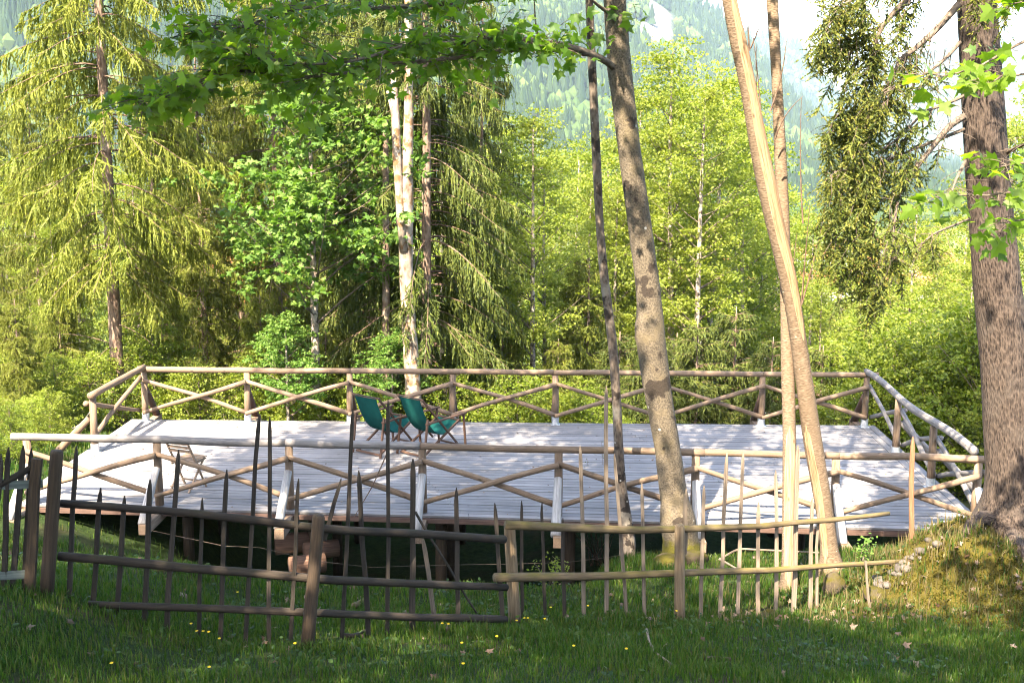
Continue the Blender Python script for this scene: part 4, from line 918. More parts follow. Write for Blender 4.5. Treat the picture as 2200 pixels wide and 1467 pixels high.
for pts, r in limbs:
    s = np.linspace(0, 1, len(pts)); t = np.linspace(0, 1, len(pts) * 3); pp = np.stack([np.interp(t, s, pts[:, k]) for k in range(3)], -1)
    for k in range(3): pp[1:-1, k] = (pp[:-2, k] + pp[1:-1, k] * 2 + pp[2:, k]) / 4
    wm.add(*tube(pp, np.linspace(r, .006, len(pp)), 7, rough=.1))
for li, (pts, r) in enumerate(limbs[:3]):
    m = len(pts); L = np.linalg.norm(pts[-1] - pts[0])
    for i in range(int((80, 92, 84)[li])):
        t = R.uniform(.10 if li != 0 else .14, 1) ** .85; c = np.array([np.interp(t, np.linspace(0, 1, m), pts[:, k]) for k in range(3)]); d = nrm(pts[min(m - 1, int(t * m) + 1)] - pts[max(0, int(t * m) - 1)])
        sd = np.array([-d[1], d[0], 0]); l = R.uniform(.35, 1.1) * (1 if t < .85 else .7)
        dr = d * R.uniform(.1, .9) + sd * R.choice([-1, 1]) * R.uniform(.2, 1) + np.array([0, 0, R.uniform(-.32, .30)]); e = c + nrm(dr) * l
        twig_leaves(LA, wm, c, e, .007, R.integers(3, 6), .145, R.uniform(0, .06), .8)
for x, y in ((1180, 135), (1225, 130), (1010, 165), (1045, 160), (880, 170), (1345, 30), (1360, 40), (1290, 85), (1240, 70), (700, 205), (590, 195), (450, 70), (400, 200)):
    yy = 16 - (1330 - x) / 1000 * 3.4; c = P(x, y - 30, yy); twig_leaves(LA, wm, c, c + [R.uniform(-.2, .2), R.uniform(-.2, .2), -.22], .005, 3, .175, .05, .8)
canopy(LA, wm, (1.9, 15.6, 11.2), (4.0, 3.4, 3.0), 62, 110, .14, q[-2])
wm.obj('limbs', MAT['twig'], ma); leaves_out(LA, ma, MAT['leaf_maple'], 290)

# slim mottled tree
q, rr = pole([(1252, 1268, -160), (1257, 1274, 0), (1265, 1282, 170), (1272, 1291, 340), (1279, 1297, 480), (1289, 1308, 600), (1308, 1328, 750), (1316, 1337, 900), (1320, 1342, 1000), (1325, 1348, 1060), (1329, 1358, 1110), (1330, 1368, 1165)], 16.7, 't', None)
sl = thing('slim_tree', 'slim dark mottled tree leaning just left of the stout maple', 'tree', q[0]); up = np.array([q[-1] + [-.05 * i, 0, .8 * i] for i in range(1, 6)])
trunk(sl, np.vstack([q, up]), np.concatenate([rr, np.linspace(rr[-1], .04, 5)]), MAT['bark_slim'], n=12, rough=.14)
wl, LS = MB(), leaf_list(); canopy(LS, wl, (0.0, 16.8, 12.0), (2.4, 2.4, 2.4), 22, 80, .12, up[-1]); wl.obj('limbs', MAT['twig'], sl); leaves_out(LS, sl, MAT['leaf_maple_far'], 0)

# leaning tree with stripped bark, and the straight one beside it
C_PTS = [(1536, 1566, -110), (1550, 1581, 0), (1571, 1606, 100), (1593, 1627, 200), (1608, 1646, 300), (1627, 1668, 400), (1646, 1685, 490), (1666, 1704, 560), (1683, 1719, 640), (1702, 1738, 760), (1714, 1753, 860), (1727, 1768, 960), (1736, 1776, 1000), (1746, 1785, 1060), (1756, 1794, 1120), (1762, 1801, 1180), (1758, 1812, 1215), (1750, 1826, 1236)]
ysC = np.interp([p[2] for p in C_PTS], [-110, 1236], [14.3, 15.2]); q, rr = pole(C_PTS, 15, 't', None, ys=ysC)
lc = thing('leaning_tree', 'tall bare trunk leaning left, a long strip of bark torn off to orange wood', 'tree', q[0]); up = np.array([q[-1] + [-.16 * i, -.1 * i, .6 * i] for i in range(1, 5)])
trunk(lc, np.vstack([q, up]), np.concatenate([rr, rr[-1] * np.linspace(.97, .6, 4)]), MAT['bark_young'], n=18, rough=.07)
def strip(parent, q, rr, i0, i1, a0, a1, mat, proud=1.012, name='bare_wood_strip'):
    """bark-free strip hugging the trunk: camera side, between two angles"""
    n = 9; qs, rs = q[i0:i1], rr[i0:i1]; m = len(qs); mb = MB(); V, tc = [], []
    for i in range(m):
        t = i / (m - 1); w = math.sin(math.pi * min(1, max(0.0, t)) ) ** .35 if 0 < t < 1 else .05
        jag = .25 * float(fbm(t * 14, i0, 3, 3))
        for a in np.linspace(a0 + (1 - w) * (a1 - a0) * .5 + jag, a1 - (1 - w) * (a1 - a0) * .5 - jag * .6, n):
            V.append(qs[i] + rs[i] * proud * np.array([math.sin(a), -math.cos(a), 0])); tc.append([rs[i] * math.sin(a), rs[i] * math.cos(a), i * .14])
    k = np.arange(m - 1)[:, None] * n + np.arange(n - 1)[None]; F = np.stack([k, k + 1, k + n + 1, k + n], -1).reshape(-1, 4)
    mb.add(np.array(V), F, np.array(tc)).obj(name, mat, parent)
N_ = len(q); strip(lc, q, rr, int(N_ * .42), N_ - 1, -.35, 1.25, MAT['bare_wood'], 1.05); strip(lc, q, rr, 3, int(N_ * .30), -1.2, -.2, MAT['bare_wood'], 1.05)
mb = MB()
for (x0, y0, x1, y1) in ((1610, 110, 1612, -60), (1612, 105, 1640, 38), (1640, 330, 1625, 100), (1640, 330, 1610, 20), (1665, 300, 1725, 207), (1617, 290, 1652, 330), (1722, 650, 1740, 440), (1722, 655, 1790, 330), (1725, 480, 1722, 210), (1686, 660, 1712, 500), (1655, 240, 1690, 70)):
    a, b = P(x0, y0, 14.8), P(x1, y1, 14.6); MB().add(*tube(curve3(a, b, [R.uniform(-.05, .05), 0, .02], 7), np.linspace(.011, .003, 7), 5, caps=False)).obj('twig', MAT['deadtwig'], lc)
D_PTS = [(1641, 1664, -120), (1647, 1671, 0), (1658, 1680, 170), (1664, 1690, 340), (1670, 1697, 490), (1675, 1700, 600), (1677, 1702, 690), (1678, 1707, 800), (1681, 1710, 900), (1681, 1712, 1000), (1680, 1711, 1100), (1679, 1708, 1200), (1676, 1709, 1245), (1668, 1718, 1275)]
ysD = np.interp([p[2] for p in D_PTS], [-120, 300, 1268], [15.6, 15.3, 14.75]); q, rr = pole(D_PTS, 15, 't', None, ys=ysD)
ld = thing('straight_tree', 'straight tan trunk crossing behind the leaning one, bark peeled near its foot', 'tree', q[0]); up = np.array([q[-1] + [-.05 * i, .05 * i, .7 * i] for i in range(1, 7)])
trunk(ld, np.vstack([q, up]), np.concatenate([rr, rr[-1] * np.linspace(.97, .4, 6)]), MAT['bark_young'], n=16, rough=.07)
strip(ld, q, rr, 2, int(len(q) * .30), -1.0, .9, MAT['bare_wood'], 1.04)
wl, LS = MB(), leaf_list(); canopy(LS, wl, (3.2, 15.6, 11.6), (1.8, 1.8, 1.8), 9, 70, .11, up[-1]); wl.obj('limbs', MAT['twig'], ld); leaves_out(LS, ld, MAT['leaf_maple_far'], 0)

# the thick spruce on the right
S_PTS = [(2052, 2132, -140), (2058, 2138, 0), (2067, 2152, 200), (2075, 2164, 350), (2086, 2176, 480), (2093, 2190, 600), (2101, 2204, 700), (2108, 2214, 800), (2113, 2222, 900), (2117, 2228, 1000), (2114, 2234, 1050), (2100, 2248, 1085), (2085, 2266, 1120), (2062, 2290, 1165), (2036, 2316, 1215)]
q, rr = pole(S_PTS, 14.7, 't', None)
bs = thing('spruce_tree', 'thick spruce trunk at the right edge with mossy flared roots and half-dead hanging branches', 'tree', q[0]); up = np.array([q[-1] + [-.06 * i, 0, .9 * i] for i in range(1, 16)])
qf = np.vstack([q, up]); rf = np.concatenate([rr, rr[-1] * np.linspace(.97, .15, 15)])
V, F, tc = tube(qf, rf, 36, rough=.06)
ctr = np.array(bs.location); hgt = V[:, 2] - ctr[2]; ang = np.arctan2(V[:, 1] - qf[0][1], V[:, 0] - qf[0][0]); fl = np.exp(-np.clip(hgt, 0, 9) / .32)
V[:, :2] = qf[0][:2] * fl[:, None] + V[:, :2] * (1 - fl[:, None]) + (V[:, :2] - qf[0][:2]) * fl[:, None] * (1 + .28 * np.cos(ang * 5 + .6))[:, None]
MB().add(V, F, tc).obj('trunk', MAT['bark_spruce'], bs)
for a, l, r in ((-2.7, .95, .13), (-2.05, .9, .14), (-1.5, 1.1, .15), (-.9, 1.0, .14), (2.9, 1.0, .12)):
    p0 = qf[0] + np.array([math.cos(a), math.sin(a), 0]) * .35; t = np.linspace(0, 1, 10); pts = np.array([p0 + np.array([math.cos(a + .35 * k), math.sin(a + .35 * k), 0]) * l * k for k in t]); pts[:, 2] = gh(pts[:, 0], pts[:, 1]) + .16 * (1 - t) ** 1.4 - .03
    MB().add(*tube(pts, np.linspace(r, .035, 10), 10, rough=.25)).obj('root', MAT['bark_spruce'], bs)
wb, nb_, tp = MB(), MB(), MB()
lims = [([(2060, 10), (2005, 72), (1958, 112), (1934, 126), (1913, 177), (1905, 230)], .034), ([(2062, 92), (2030, 128), (1990, 160), (1900, 200)], .02), ([(2072, 250), (2040, 270), (2000, 320), (1955, 378), (1930, 420), (1920, 490), (1916, 560)], .032),
        ([(2056, -60), (1990, -30), (1940, 5), (1893, 60), (1878, 100), (1880, 160), (1866, 230)], .034), ([(2075, 345), (2053, 388), (2046, 410)], .018), ([(2072, 278), (1985, 312), (1940, 330), (1890, 350)], .018), ([(2074, 205), (2030, 225), (1985, 240), (1930, 300), (1880, 330)], .018),
        ([(2056, -100), (1950, -60), (1860, -20), (1800, 20), (1770, 60)], .03), ([(1913, 177), (1880, 235), (1830, 250), (1780, 270)], .016), ([(1920, 490), (1935, 540), (1900, 590), (1880, 640)], .014), ([(2080, 472), (2010, 500), (1990, 515)], .012), ([(1955, 378), (1900, 370), (1850, 360), (1790, 370)], .014), ([(1893, 60), (1840, 70), (1790, 95), (1760, 100)], .014), ([(2160, 330), (2195, 312), (2240, 300)], .02)]
LP_ = []
for i, (pts, r) in enumerate(lims):
    pp = path(pts, 14.6, 14.6 - .9 * (.2 + .8 * R.uniform())); s = np.linspace(0, 1, len(pp)); t = np.linspace(0, 1, len(pp) * 3); pp = np.stack([np.interp(t, s, pp[:, k]) for k in range(3)], -1)
    for k in range(3): pp[1:-1, k] = (pp[:-2, k] + pp[1:-1, k] * 2 + pp[2:, k]) / 4
    wb.add(*tube(pp, np.linspace(r * 1.35, .009, len(pp)), 6, rough=.12)); LP_.append(pp)
    for j in range(int(len(pp) * 1.3)):           # dead side twigs
        c = pp[R.integers(2, len(pp))]; l = R.uniform(.12, .5); e = c + nrm(R.normal(0, 1, 3) + [-.2, 0, -.6]) * l; wb.add(*tube(curve3(c, e, [0, 0, .03], 5), np.linspace(.005, .002, 5), 3, caps=False))
def hang_spray(x0, x1, y0, y1, n, lmin, lmax, y=14.0, green=1.0):
    """hanging branchlets with needle shoots"""
    for i in range(n):
        x = R.uniform(x0, x1); yy = R.uniform(y0, y1); yd = y + R.uniform(-.45, .55); c = P(x, yy, yd); l = R.uniform(lmin, lmax); e = c + np.array([R.uniform(-.45, .2) * l, R.uniform(-.25, .25) * l, -l * R.uniform(.55, 1)])
        pp = curve3(c, e, [R.uniform(-.08, .08), R.uniform(-.05, .05), 0], 8); wb.add(*tube(pp, np.linspace(.006, .002, 8), 3, caps=False))
        if R.uniform() > green: continue
        m = int(l * 46); t = R.uniform(.05, 1, m); B = np.stack([np.interp(t, np.linspace(0, 1, 8), pp[:, k]) for k in range(3)], -1)
        D = nrm(R.normal(0, 1, (m, 3)) * [1, 1, .4] + [-.1, -.1, -.75]); L = R.uniform(.06, .17, m); needle_twigs(nb_, B, D, L, 8, .017, .8, .55, .26)
        tip = B + D * L[:, None]; sel = R.uniform(0, 1, m) < .65; needle_twigs(tp, tip[sel], nrm(D[sel] + [0, -.1, -.2]), np.full(sel.sum(), .05), 5, .018, .8, .6, .5)
for pp in LP_:
    for c in pp[4:]:
        px_ = 1100 + FPX * ((c - [0, 0, CAM_H]) @ _r) / ((c - [0, 0, CAM_H]) @ _f); py_ = 733.5 - FPX * ((c - [0, 0, CAM_H]) @ _u) / ((c - [0, 0, CAM_H]) @ _f)
        if px_ < 2030: hang_spray(px_ - 14, px_ + 14, py_ - 6, py_ + 8, 3 if px_ < 1890 else 2, .15, .5, c[1], .9 if px_ < 1890 else .55)
for a in ((1765, 1880, -60, 60, 26, .2, .55), (1770, 1880, 60, 190, 18, .2, .55), (1850, 1960, -40, 90, 18, .4, .9, 14.2, .5), (1880, 1990, 120, 230, 16, .4, .8, 14.3, .5), (1785, 1900, 190, 300, 26, .2, .6), (1765, 1885, 300, 420, 40, .2, .65), (1785, 1890, 420, 520, 32, .3, .7), (1820, 1900, 520, 590, 14, .3, .65), (1860, 1960, 250, 400, 22, .4, .9, 14.3, .6), (1930, 2040, 0, 120, 20, .3, .8, 14.3, .12), (2100, 2190, -60, 40, 14, .2, .5, 14.0, .9), (1900, 1945, 470, 560, 8, .5, .9, 14.2, .5)): hang_spray(*a)
for z in np.arange(9.2, 20, .4):                  # the crown above the picture
    for i in range(5):
        az = R.uniform(0, 6.28); l = R.uniform(1.2, 3.0) * (1 - (z - 8) / 16); o = np.array([math.cos(az), math.sin(az), 0]); c = np.array([qf[-1][0], qf[-1][1], z]); pp = curve3(c, c + o * l + [0, 0, -.45 * l], [0, 0, .15 * l], 8)
        wb.add(*tube(pp, np.linspace(.025, .005, 8), 4, caps=False)); m = int(l * 26); t = R.uniform(.15, 1, m); B = np.stack([np.interp(t, np.linspace(0, 1, 8), pp[:, k]) for k in range(3)], -1)
        needle_twigs(nb_, B, nrm(R.normal(0, .6, (m, 3)) + o * .5 + [0, 0, -.8]), R.uniform(.2, .5, m), 6, .02, .8, .6, .3)
wb.obj('branches', MAT['twig'], bs); nb_.obj('crown', MAT['needle_big'], bs, smooth=False); tp.obj('fresh_shoots', MAT['needle_tip'], bs, smooth=False)

# maple at the right edge, only its leafy twigs reach into the picture
rm_ = thing('maple_tree', 'maple twigs with broad fresh leaves reaching in from the right edge before the thick trunk', 'tree', spot(2420, 10.6)); wr, LR = MB(), leaf_list()
base = np.array(rm_.location); tr = np.array([base + [0, 0, -.2], base + [.05, 0, 2.5], base + [-.05, .05, 5], base + [.1, 0, 7.5], base + [0, .1, 10]]); trunk(rm_, tr, np.array([.14, .12, .1, .08, .05]), MAT['bark_maple'])
for pts in ([(2400, 20), (2260, 60), (2180, 100), (2110, 140), (2050, 160), (1985, 170)], [(2400, 80), (2280, 130), (2200, 160), (2150, 165), (2110, 190)], [(2400, 330), (2280, 380), (2200, 410), (2120, 420), (2060, 420), (2015, 425)], [(2400, 420), (2280, 450), (2210, 470), (2150, 480)], [(2380, 300), (2280, 340), (2190, 352), (2150, 358)], [(2400, -60), (2300, -20), (2220, 0), (2170, 10)]):
    pp = path(pts, 10.6, 10.2); wr.add(*tube(pp, np.linspace(.018, .004, len(pp)), 5, caps=False)); m = len(pp)
    for j in range(9):
        t = R.uniform(.45, 1); c = np.array([np.interp(t, np.linspace(0, 1, m), pp[:, k]) for k in range(3)]); e = c + nrm([R.uniform(-1, .1), R.uniform(-.7, .5), R.uniform(-.35, .3)]) * R.uniform(.08, .3); twig_leaves(LR, wr, c, e, .004, 2, .15, .02, .8)
canopy(LR, wr, base + [.5, 0, 8.5], (2.2, 2.2, 2), 14, 60, .14, tr[-1]); wr.obj('twigs', MAT['twig'], rm_)['kind'] = 'stuff'; leaves_out(LR, rm_, MAT['leaf_light' if False else 'leaf_maple'], 110)

# neighbouring maples out of the picture, beside and behind the camera, that shade deck and lawn
def shade_maple(base, centre, rad, ncl, label, nl=95, keep=None):
    b = np.array([base[0], base[1], float(gh(*base))]); t = thing('maple_tree', label, 'tree', b, 'maples shading the lawn'); c = np.asarray(centre, float); w, L = MB(), leaf_list()
    pts = np.array([b + [0, 0, -.3], b + (c - b) * .3 + [0, 0, .4], b + (c - b) * .65 + [0, 0, .4], c]); s = np.linspace(0, 1, 4); tt = np.linspace(0, 1, 16); pts = np.stack([np.interp(tt, s, pts[:, k]) for k in range(3)], -1)
    trunk(t, pts, np.linspace(.24, .07, 16), MAT['bark_maple']); canopy(L, w, centre, rad, ncl, nl, .15, pts[11], keep); w.obj('limbs', MAT['twig'], t); leaves_out(L, t, MAT['leaf_maple_far'], 0)
shade_maple((-8.6, 11.6), (-4.9, 12.2, 11.4), (4.4, 3.9, 2.8), 105, 'maple out of view left of the deck, shading its boards', 170)
shade_maple((-9.5, 4.0), (-5.4, 3.7, 10.8), (4.9, 4.2, 3.0), 115, 'maple out of view left of the lawn', 170)
shade_maple((2.8, -3.5), (-0.2, 0.6, 11.0), (4.9, 3.7, 3.0), 76, 'maple out of view behind the lawn', 160)

# ------------------------------------------------------------------ village and valley wood
def plain(name, c1, c2, sc=3.0, rough=.8, bump=0.0):
    k = NT(name); p = k.attr('tc').outputs['Vector']; n = k.noise(p, sc, 4); return k.done(k.pbr(k.mix(n, c1, c2), rough, k.bump(n, bump, .02) if bump else None, .2))
MAT['plaster'] = plain('white_plaster', (.45, .43, .40), (.58, .56, .53)); MAT['rooftile'] = plain('red_roof_tiles', (.22, .065, .03), (.36, .12, .055), 8); MAT['glass'] = plain('dark_window', (.02, .025, .03), (.04, .045, .05), 2, .15); MAT['darkwood'] = plain('dark_house_timber', (.06, .035, .02), (.12, .07, .04))
def house(px, y, w, d, h, rz, label, wallmat):
    p = spot(px, y); t = thing('house', label, 'house', p, 'houses of the village in the valley'); t.rotation_euler = (0, 0, rz)
    o0 = (0, 0, 0); MB().add(*boxa((0, 0, h / 2 - .5), (w / 2, 0, 0), (0, d / 2, 0), (0, 0, h / 2 + .5))).obj('wall', wallmat, t, origin=o0, smooth=False)
    rh = d * .32; e = .7; X, Y = w / 2 + e, d / 2 + e
    for sgn in (-1, 1):
        a = np.array([[-X, sgn * Y, h - .25], [X, sgn * Y, h - .25], [X, 0, h + rh], [-X, 0, h + rh]]); th = np.array([0, 0, .22]); c = np.vstack([a, a + th]) if sgn < 0 else np.vstack([a[::-1], a[::-1] + th])
        MB().add(*box8(c)).obj('roof', MAT['rooftile'], t, origin=o0, smooth=False)
    for sgn in (-1, 1): MB().add(np.array([[sgn * (w / 2 - .01), -d / 2, h - .02], [sgn * (w / 2 - .01), d / 2, h - .02], [sgn * (w / 2 - .01), 0, h + rh - .1]]), np.array([[0, 1, 2]])).obj('gable', MAT['darkwood'], t, origin=o0, smooth=False)
    MB().add(*boxa((w * .2, d * .12, h + rh), (.35, 0, 0), (0, .35, 0), (0, 0, .9))).obj('chimney', wallmat, t, origin=o0, smooth=False)
    for zz in (1.5, 4.1):
        if zz + .8 > h: continue
        for xx in np.arange(-w / 2 + 1.4, w / 2 - 1, 2.4): MB().add(*boxa((xx, -d / 2 - .02, zz), (.5, 0, 0), (0, .05, 0), (0, 0, .65))).obj('window', MAT['glass'], t, origin=o0, smooth=False)
HS = [(1440, 330, 15, 10, 6), (1505, 400, 13, 10, 6), (1560, 330, 14, 10, 6), (1640, 380, 14, 11, 6), (1690, 320, 12, 9, 6), (1745, 400, 15, 11, 6), (1790, 330, 13, 10, 6), (1835, 430, 15, 11, 7), (1880, 370, 14, 10, 6), (1925, 320, 12, 9, 6), (1985, 390, 15, 11, 6), (2020, 330, 14, 10, 6)]
for i, (px, y, w, d, h) in enumerate(HS): house(px, y, w, d, h, .4 * math.sin(i * 2.1), 'white village house with red roof among the distant trees', MAT['plaster'])
house(1600, 205, 13, 9, 6, .5, 'house with pale red roof low between the leaning trunk and the maple', MAT['plaster']); house(1792, 120, 14, 10, 6, -.35, 'nearest house, white with a red roof behind the right end of the rear railing', MAT['plaster'])
house(470, 105, 13, 10, 8.5, .5, 'house with orange roof glimpsed through the left spruces', MAT['darkwood'])
def cloud_protos(n, leaves, rng):
    out = []
    for i in range(n):
        c = rng.normal(0, 1, (9, 3)) * [.16, .16, .2] + [0, 0, .58]; p = c[rng.integers(0, 9, leaves)] + rng.normal(0, .075, (leaves, 3)); N = nrm(rng.normal(0, .6, (leaves, 3)) + [0, 0, .6]); A = nrm(np.cross(N, rng.normal(0, 1, (leaves, 3)))); B = np.cross(N, A); s = rng.uniform(.025, .05, (leaves, 1))
        out.append(np.stack([p - A * s - B * s * .6, p + A * s - B * s * .5, p + A * s * .6 + B * s, p - A * s * .5 + B * s * .8], 1).reshape(-1, 3))
    return out
rng = np.random.default_rng(55); protos = cloud_protos(10, 230, rng); mb = MB(); nt_ = 0
while nt_ < 520:
    y = 150 * (560 / 150) ** rng.uniform(0, 1); x = rng.uniform(-.47, .47) * y
    if any(abs(x - (h_[0] - 1100) / FPX * h_[1] / math.cos(PITCH)) < 11 and 0 < h_[1] + 4 - y < 34 for h_ in HS + [(1600, 205), (1792, 120), (470, 105)]): continue
    v = protos[nt_ % 10]; h = rng.uniform(6, 11) * (1.35 if x < 0 else 1); a = rng.uniform(0, 6.28); V = np.stack([v[:, 0] * math.cos(a) - v[:, 1] * math.sin(a), v[:, 0] * math.sin(a) + v[:, 1] * math.cos(a), v[:, 2]], -1) * h + [x, y, float(gh(x, y)) - .1 * h]
    mb.add(V, np.arange(len(V)).reshape(-1, 4)); nt_ += 1
o = mb.obj('valley_forest', MAT['leaf_light'], smooth=False); tag(o, 'far light green wood filling the valley around the village', 'forest', None, 'stuff')

# ------------------------------------------------------------------ lawn
def infrustum(x, y, m=.03):
    return np.abs(x / y) < 1100 / FPX + m
def blades(n, yr, dens, lo, hi, mat, name, label, seed, wid=.0045, xr=None, flop=.6):
    rng = np.random.default_rng(seed); y = np.sqrt(rng.uniform(yr[0] ** 2, yr[1] ** 2, n)); x = rng.uniform(-.56, .56, n) * y if xr is None else rng.uniform(*xr, n)
    d = dens(x, y); ok = rng.uniform(0, 1, n) < d; x, y = x[ok], y[ok]; n = len(x); z = gh(x, y) - .012
    cl = np.clip(1 + 1.5 * fbm(x * 1.6, y * 1.6, 3, seed), .4, 1.9); L = rng.uniform(lo, hi, n) * cl; az = rng.uniform(0, 6.283, n); ln = rng.uniform(.05, flop, n) ** 1.3
    w = wid * rng.uniform(.7, 1.4, n) * (.5 + y / 22); sd = rng.uniform(0, 6.283, n); S = np.stack([np.cos(sd), np.sin(sd), 0 * sd], -1) * w[:, None]; o = np.stack([np.cos(az), np.sin(az), 0 * az], -1)
    B = np.stack([x, y, z], -1); M1 = B + o * (L * ln * .3)[:, None] + [0, 0, 1] * (L * .58)[:, None]; T = B + o * (L * ln)[:, None] + [0, 0, 1] * (L * (1 - .35 * ln))[:, None]
    V = np.stack([B - S, B + S, M1 - S * .75, M1 + S * .75, T], 1).reshape(-1, 3); k = np.arange(n)[:, None] * 5
    F = np.concatenate([k + [[0, 1, 3]], k + [[0, 3, 2]], k + [[2, 3, 4]]], 1).reshape(-1, 3); mb = MB().add(V, F); ob = mb.obj(name, mat, smooth=False); tag(ob, label, 'grass', None, 'stuff'); return ob
def lawn_d(x, y):
    d = np.clip(.75 + 1.6 * fbm(x * .7, y * .7, 3, 77), .12, 1); d = d * np.where((y > 16.9) & (x > -7.6), np.where((x > -2.5) & (x < .4), .5, .06), 1)
    d = d * np.where((y > 15.3) & (x < 0.6) & (x > -5), .05, 1)
    d = d * (1 - .72 * np.exp(-(((x - 5.5) / 1.45) ** 2 + ((y - 13.5) / 1.5) ** 2) ** 2))
    return d * np.where((np.hypot(x - 6.0, y - 14.7) < .55), 0, 1)
blades(280000, (6.8, 18.6), lawn_d, .05, .13, MAT['grass'], 'grass', 'short shaded green grass of the lawn around the picket fence', 21)
blades(26000, (15, 27), lambda x, y: np.where(x < -7.7, 1.0, 0) * np.clip(.7 + 1.5 * fbm(x, y, 3, 5), .1, 1), .08, .22, MAT['grass'], 'grass', 'sunlit tall grass on the bank beside the left end of the deck', 22, .007, xr=(-13, -7.7))
blades(9000, (11.5, 16.2), lambda x, y: np.exp(-(((x - 5.0) / 1.3) ** 2 + ((y - 14.1) / 1.3) ** 2)) + .25 * np.exp(-(((x - 3.4) / 1.5) ** 2 + ((y - 13.2) / .9) ** 2)), .10, .26, MAT['drygrass'], 'dry_grass', 'dry straw-coloured grass tufts on the mound round the spruce', 23, .004, xr=(1, 7))
MAT['moss'] = leafmat('golden_moss', [(0.028, 0.026, 0.005), (0.06, 0.054, 0.007), (0.105, 0.09, 0.011)], 0.3, (1.2, 1.2, .6))
blades(110000, (11.2, 15.4), lambda x, y: np.exp(-(((x - 5.5) / 1.5) ** 2 + ((y - 13.4) / 1.6) ** 2) ** 2) * np.clip(.75 + 2.2 * fbm(x * 1.3, y * 1.3, 3, 12), 0, 1), .02, .055, MAT['moss'], 'moss', 'golden brown moss carpet over the roots of the thick spruce', 24, .009, xr=(3.4, 7.6), flop=1.2)
# dry leaves lying in the grass
rng = np.random.default_rng(31); n = 3600; y = np.sqrt(rng.uniform(9.2 ** 2, 16.8 ** 2, n)); x = rng.uniform(-.45, .45, n) * y
pr = .04 + .9 * np.exp(-(((x - 3.9) / 1.7) ** 2 + ((y - 13.3) / 1.0) ** 2)) + .25 * sm(.05, .2, fbm(x * .8, y * .8, 3, 91)); ok = rng.uniform(0, 1, n) < pr; x, y = x[ok], y[ok]; n = len(x)
mb = MB(); leaf_faces(mb, np.stack([x, y, gh(x, y) + rng.uniform(.01, .06, n)], -1), nrm(np.array([0, -.3, 1]) + rng.normal(0, .5, (n, 3))), rng.normal(0, 1, (n, 3)), rng.uniform(.03, .085, n), MAPLE5)
o = mb.obj('leaf_litter', MAT['litter'], smooth=False); tag(o, 'pale dry leaves scattered in the grass below the leaning trees', 'leaf litter', None, 'stuff')
rng = np.random.default_rng(33); n = 9000; y = np.sqrt(rng.uniform(9.0 ** 2, 15.4 ** 2, n)); x = rng.uniform(-.45, .45, n) * y; ok = rng.uniform(0, 1, n) < np.clip(.15 + 2.5 * fbm(x * 1.1, y * 1.1, 3, 61), 0, 1); x, y = x[ok], y[ok]; n = len(x)
MAT['weed'] = leafmat('broad_weed_leaf', [(0.015, 0.04, 0.008), (0.03, 0.062, 0.010), (0.05, 0.08, 0.014)], .35, (1.3, 1.5, .6))
mb = MB(); leaf_faces(mb, np.stack([x, y, gh(x, y) + rng.uniform(.02, .09, n)], -1), nrm(np.array([0, -.2, 1]) + rng.normal(0, .45, (n, 3))), rng.normal(0, 1, (n, 3)), rng.uniform(.03, .07, n), OVAL)
o = mb.obj('lawn_weeds', MAT['weed'], smooth=False); tag(o, 'patches of small broad-leaved weeds in the lawn', 'weeds', None, 'stuff')
blades(2600, (9.5, 14.5), lambda x, y: np.clip(-.1 + 2.6 * fbm(x * .9, y * .9, 2, 71), 0, 1) ** .7, .14, .30, MAT['grass'], 'tall_grass', 'taller loose grass tufts along the fence foot', 25, .005, flop=.9)
rng = np.random.default_rng(35); n = 420; u, v = rng.uniform(0, 7, n), rng.uniform(0, 1, n); pts = np.array([dk(a, b, .012) for a, b in zip(u, v)])
mb = MB(); leaf_faces(mb, pts, nrm(np.array([0, 0, 1]) + rng.normal(0, .25, (n, 3))), rng.normal(0, 1, (n, 3)), rng.uniform(.02, .06, n), OVAL); o = mb.obj('fallen_scraps', MAT['litter'], smooth=False); tag(o, 'small dry leaf scraps lying on the deck boards', 'leaf litter', None, 'stuff')
# yellow flowers
FL = [(411, 1355), (423, 1367), (437, 1373), (449, 1382), (472, 1388), (450, 1452), (511, 1285), (634, 1407), (950, 1358), (963, 1356), (992, 1402), (1067, 1390), (995, 1453), (1110, 1349), (1126, 1338), (1134, 1340), (1170, 1338), (1183, 1322), (1263, 1317), (1453, 1330), (1345, 1420), (240, 1440), (1232, 1408)]
head = None
for px, py in FL:
    g = G(px, py + 12); t = thing('yellow_flower', 'small yellow flower in the shaded grass', 'flower', g, 'yellow flowers in the grass'); h = R.uniform(.10, .16); a0 = R.uniform(0, 6)
    MB().add(*tube([g, g + [.01, 0, h * .5], g + [0, .01, h]], .0022, 4, caps=False)).obj('stem', MAT['grass'], t)
    mb = MB(); a = np.arange(7) * 6.283 / 7 + a0; leaf_faces(mb, np.repeat((g + [0, .01, h])[None], 7, 0), nrm(np.stack([-np.cos(a) * .5, -np.sin(a) * .5 - .25, np.ones(7)], -1)), np.stack([np.cos(a), np.sin(a), .3 * np.ones(7)], -1), np.full(7, .017), OVAL); mb.obj('petals', MAT['petal'], t, smooth=False)

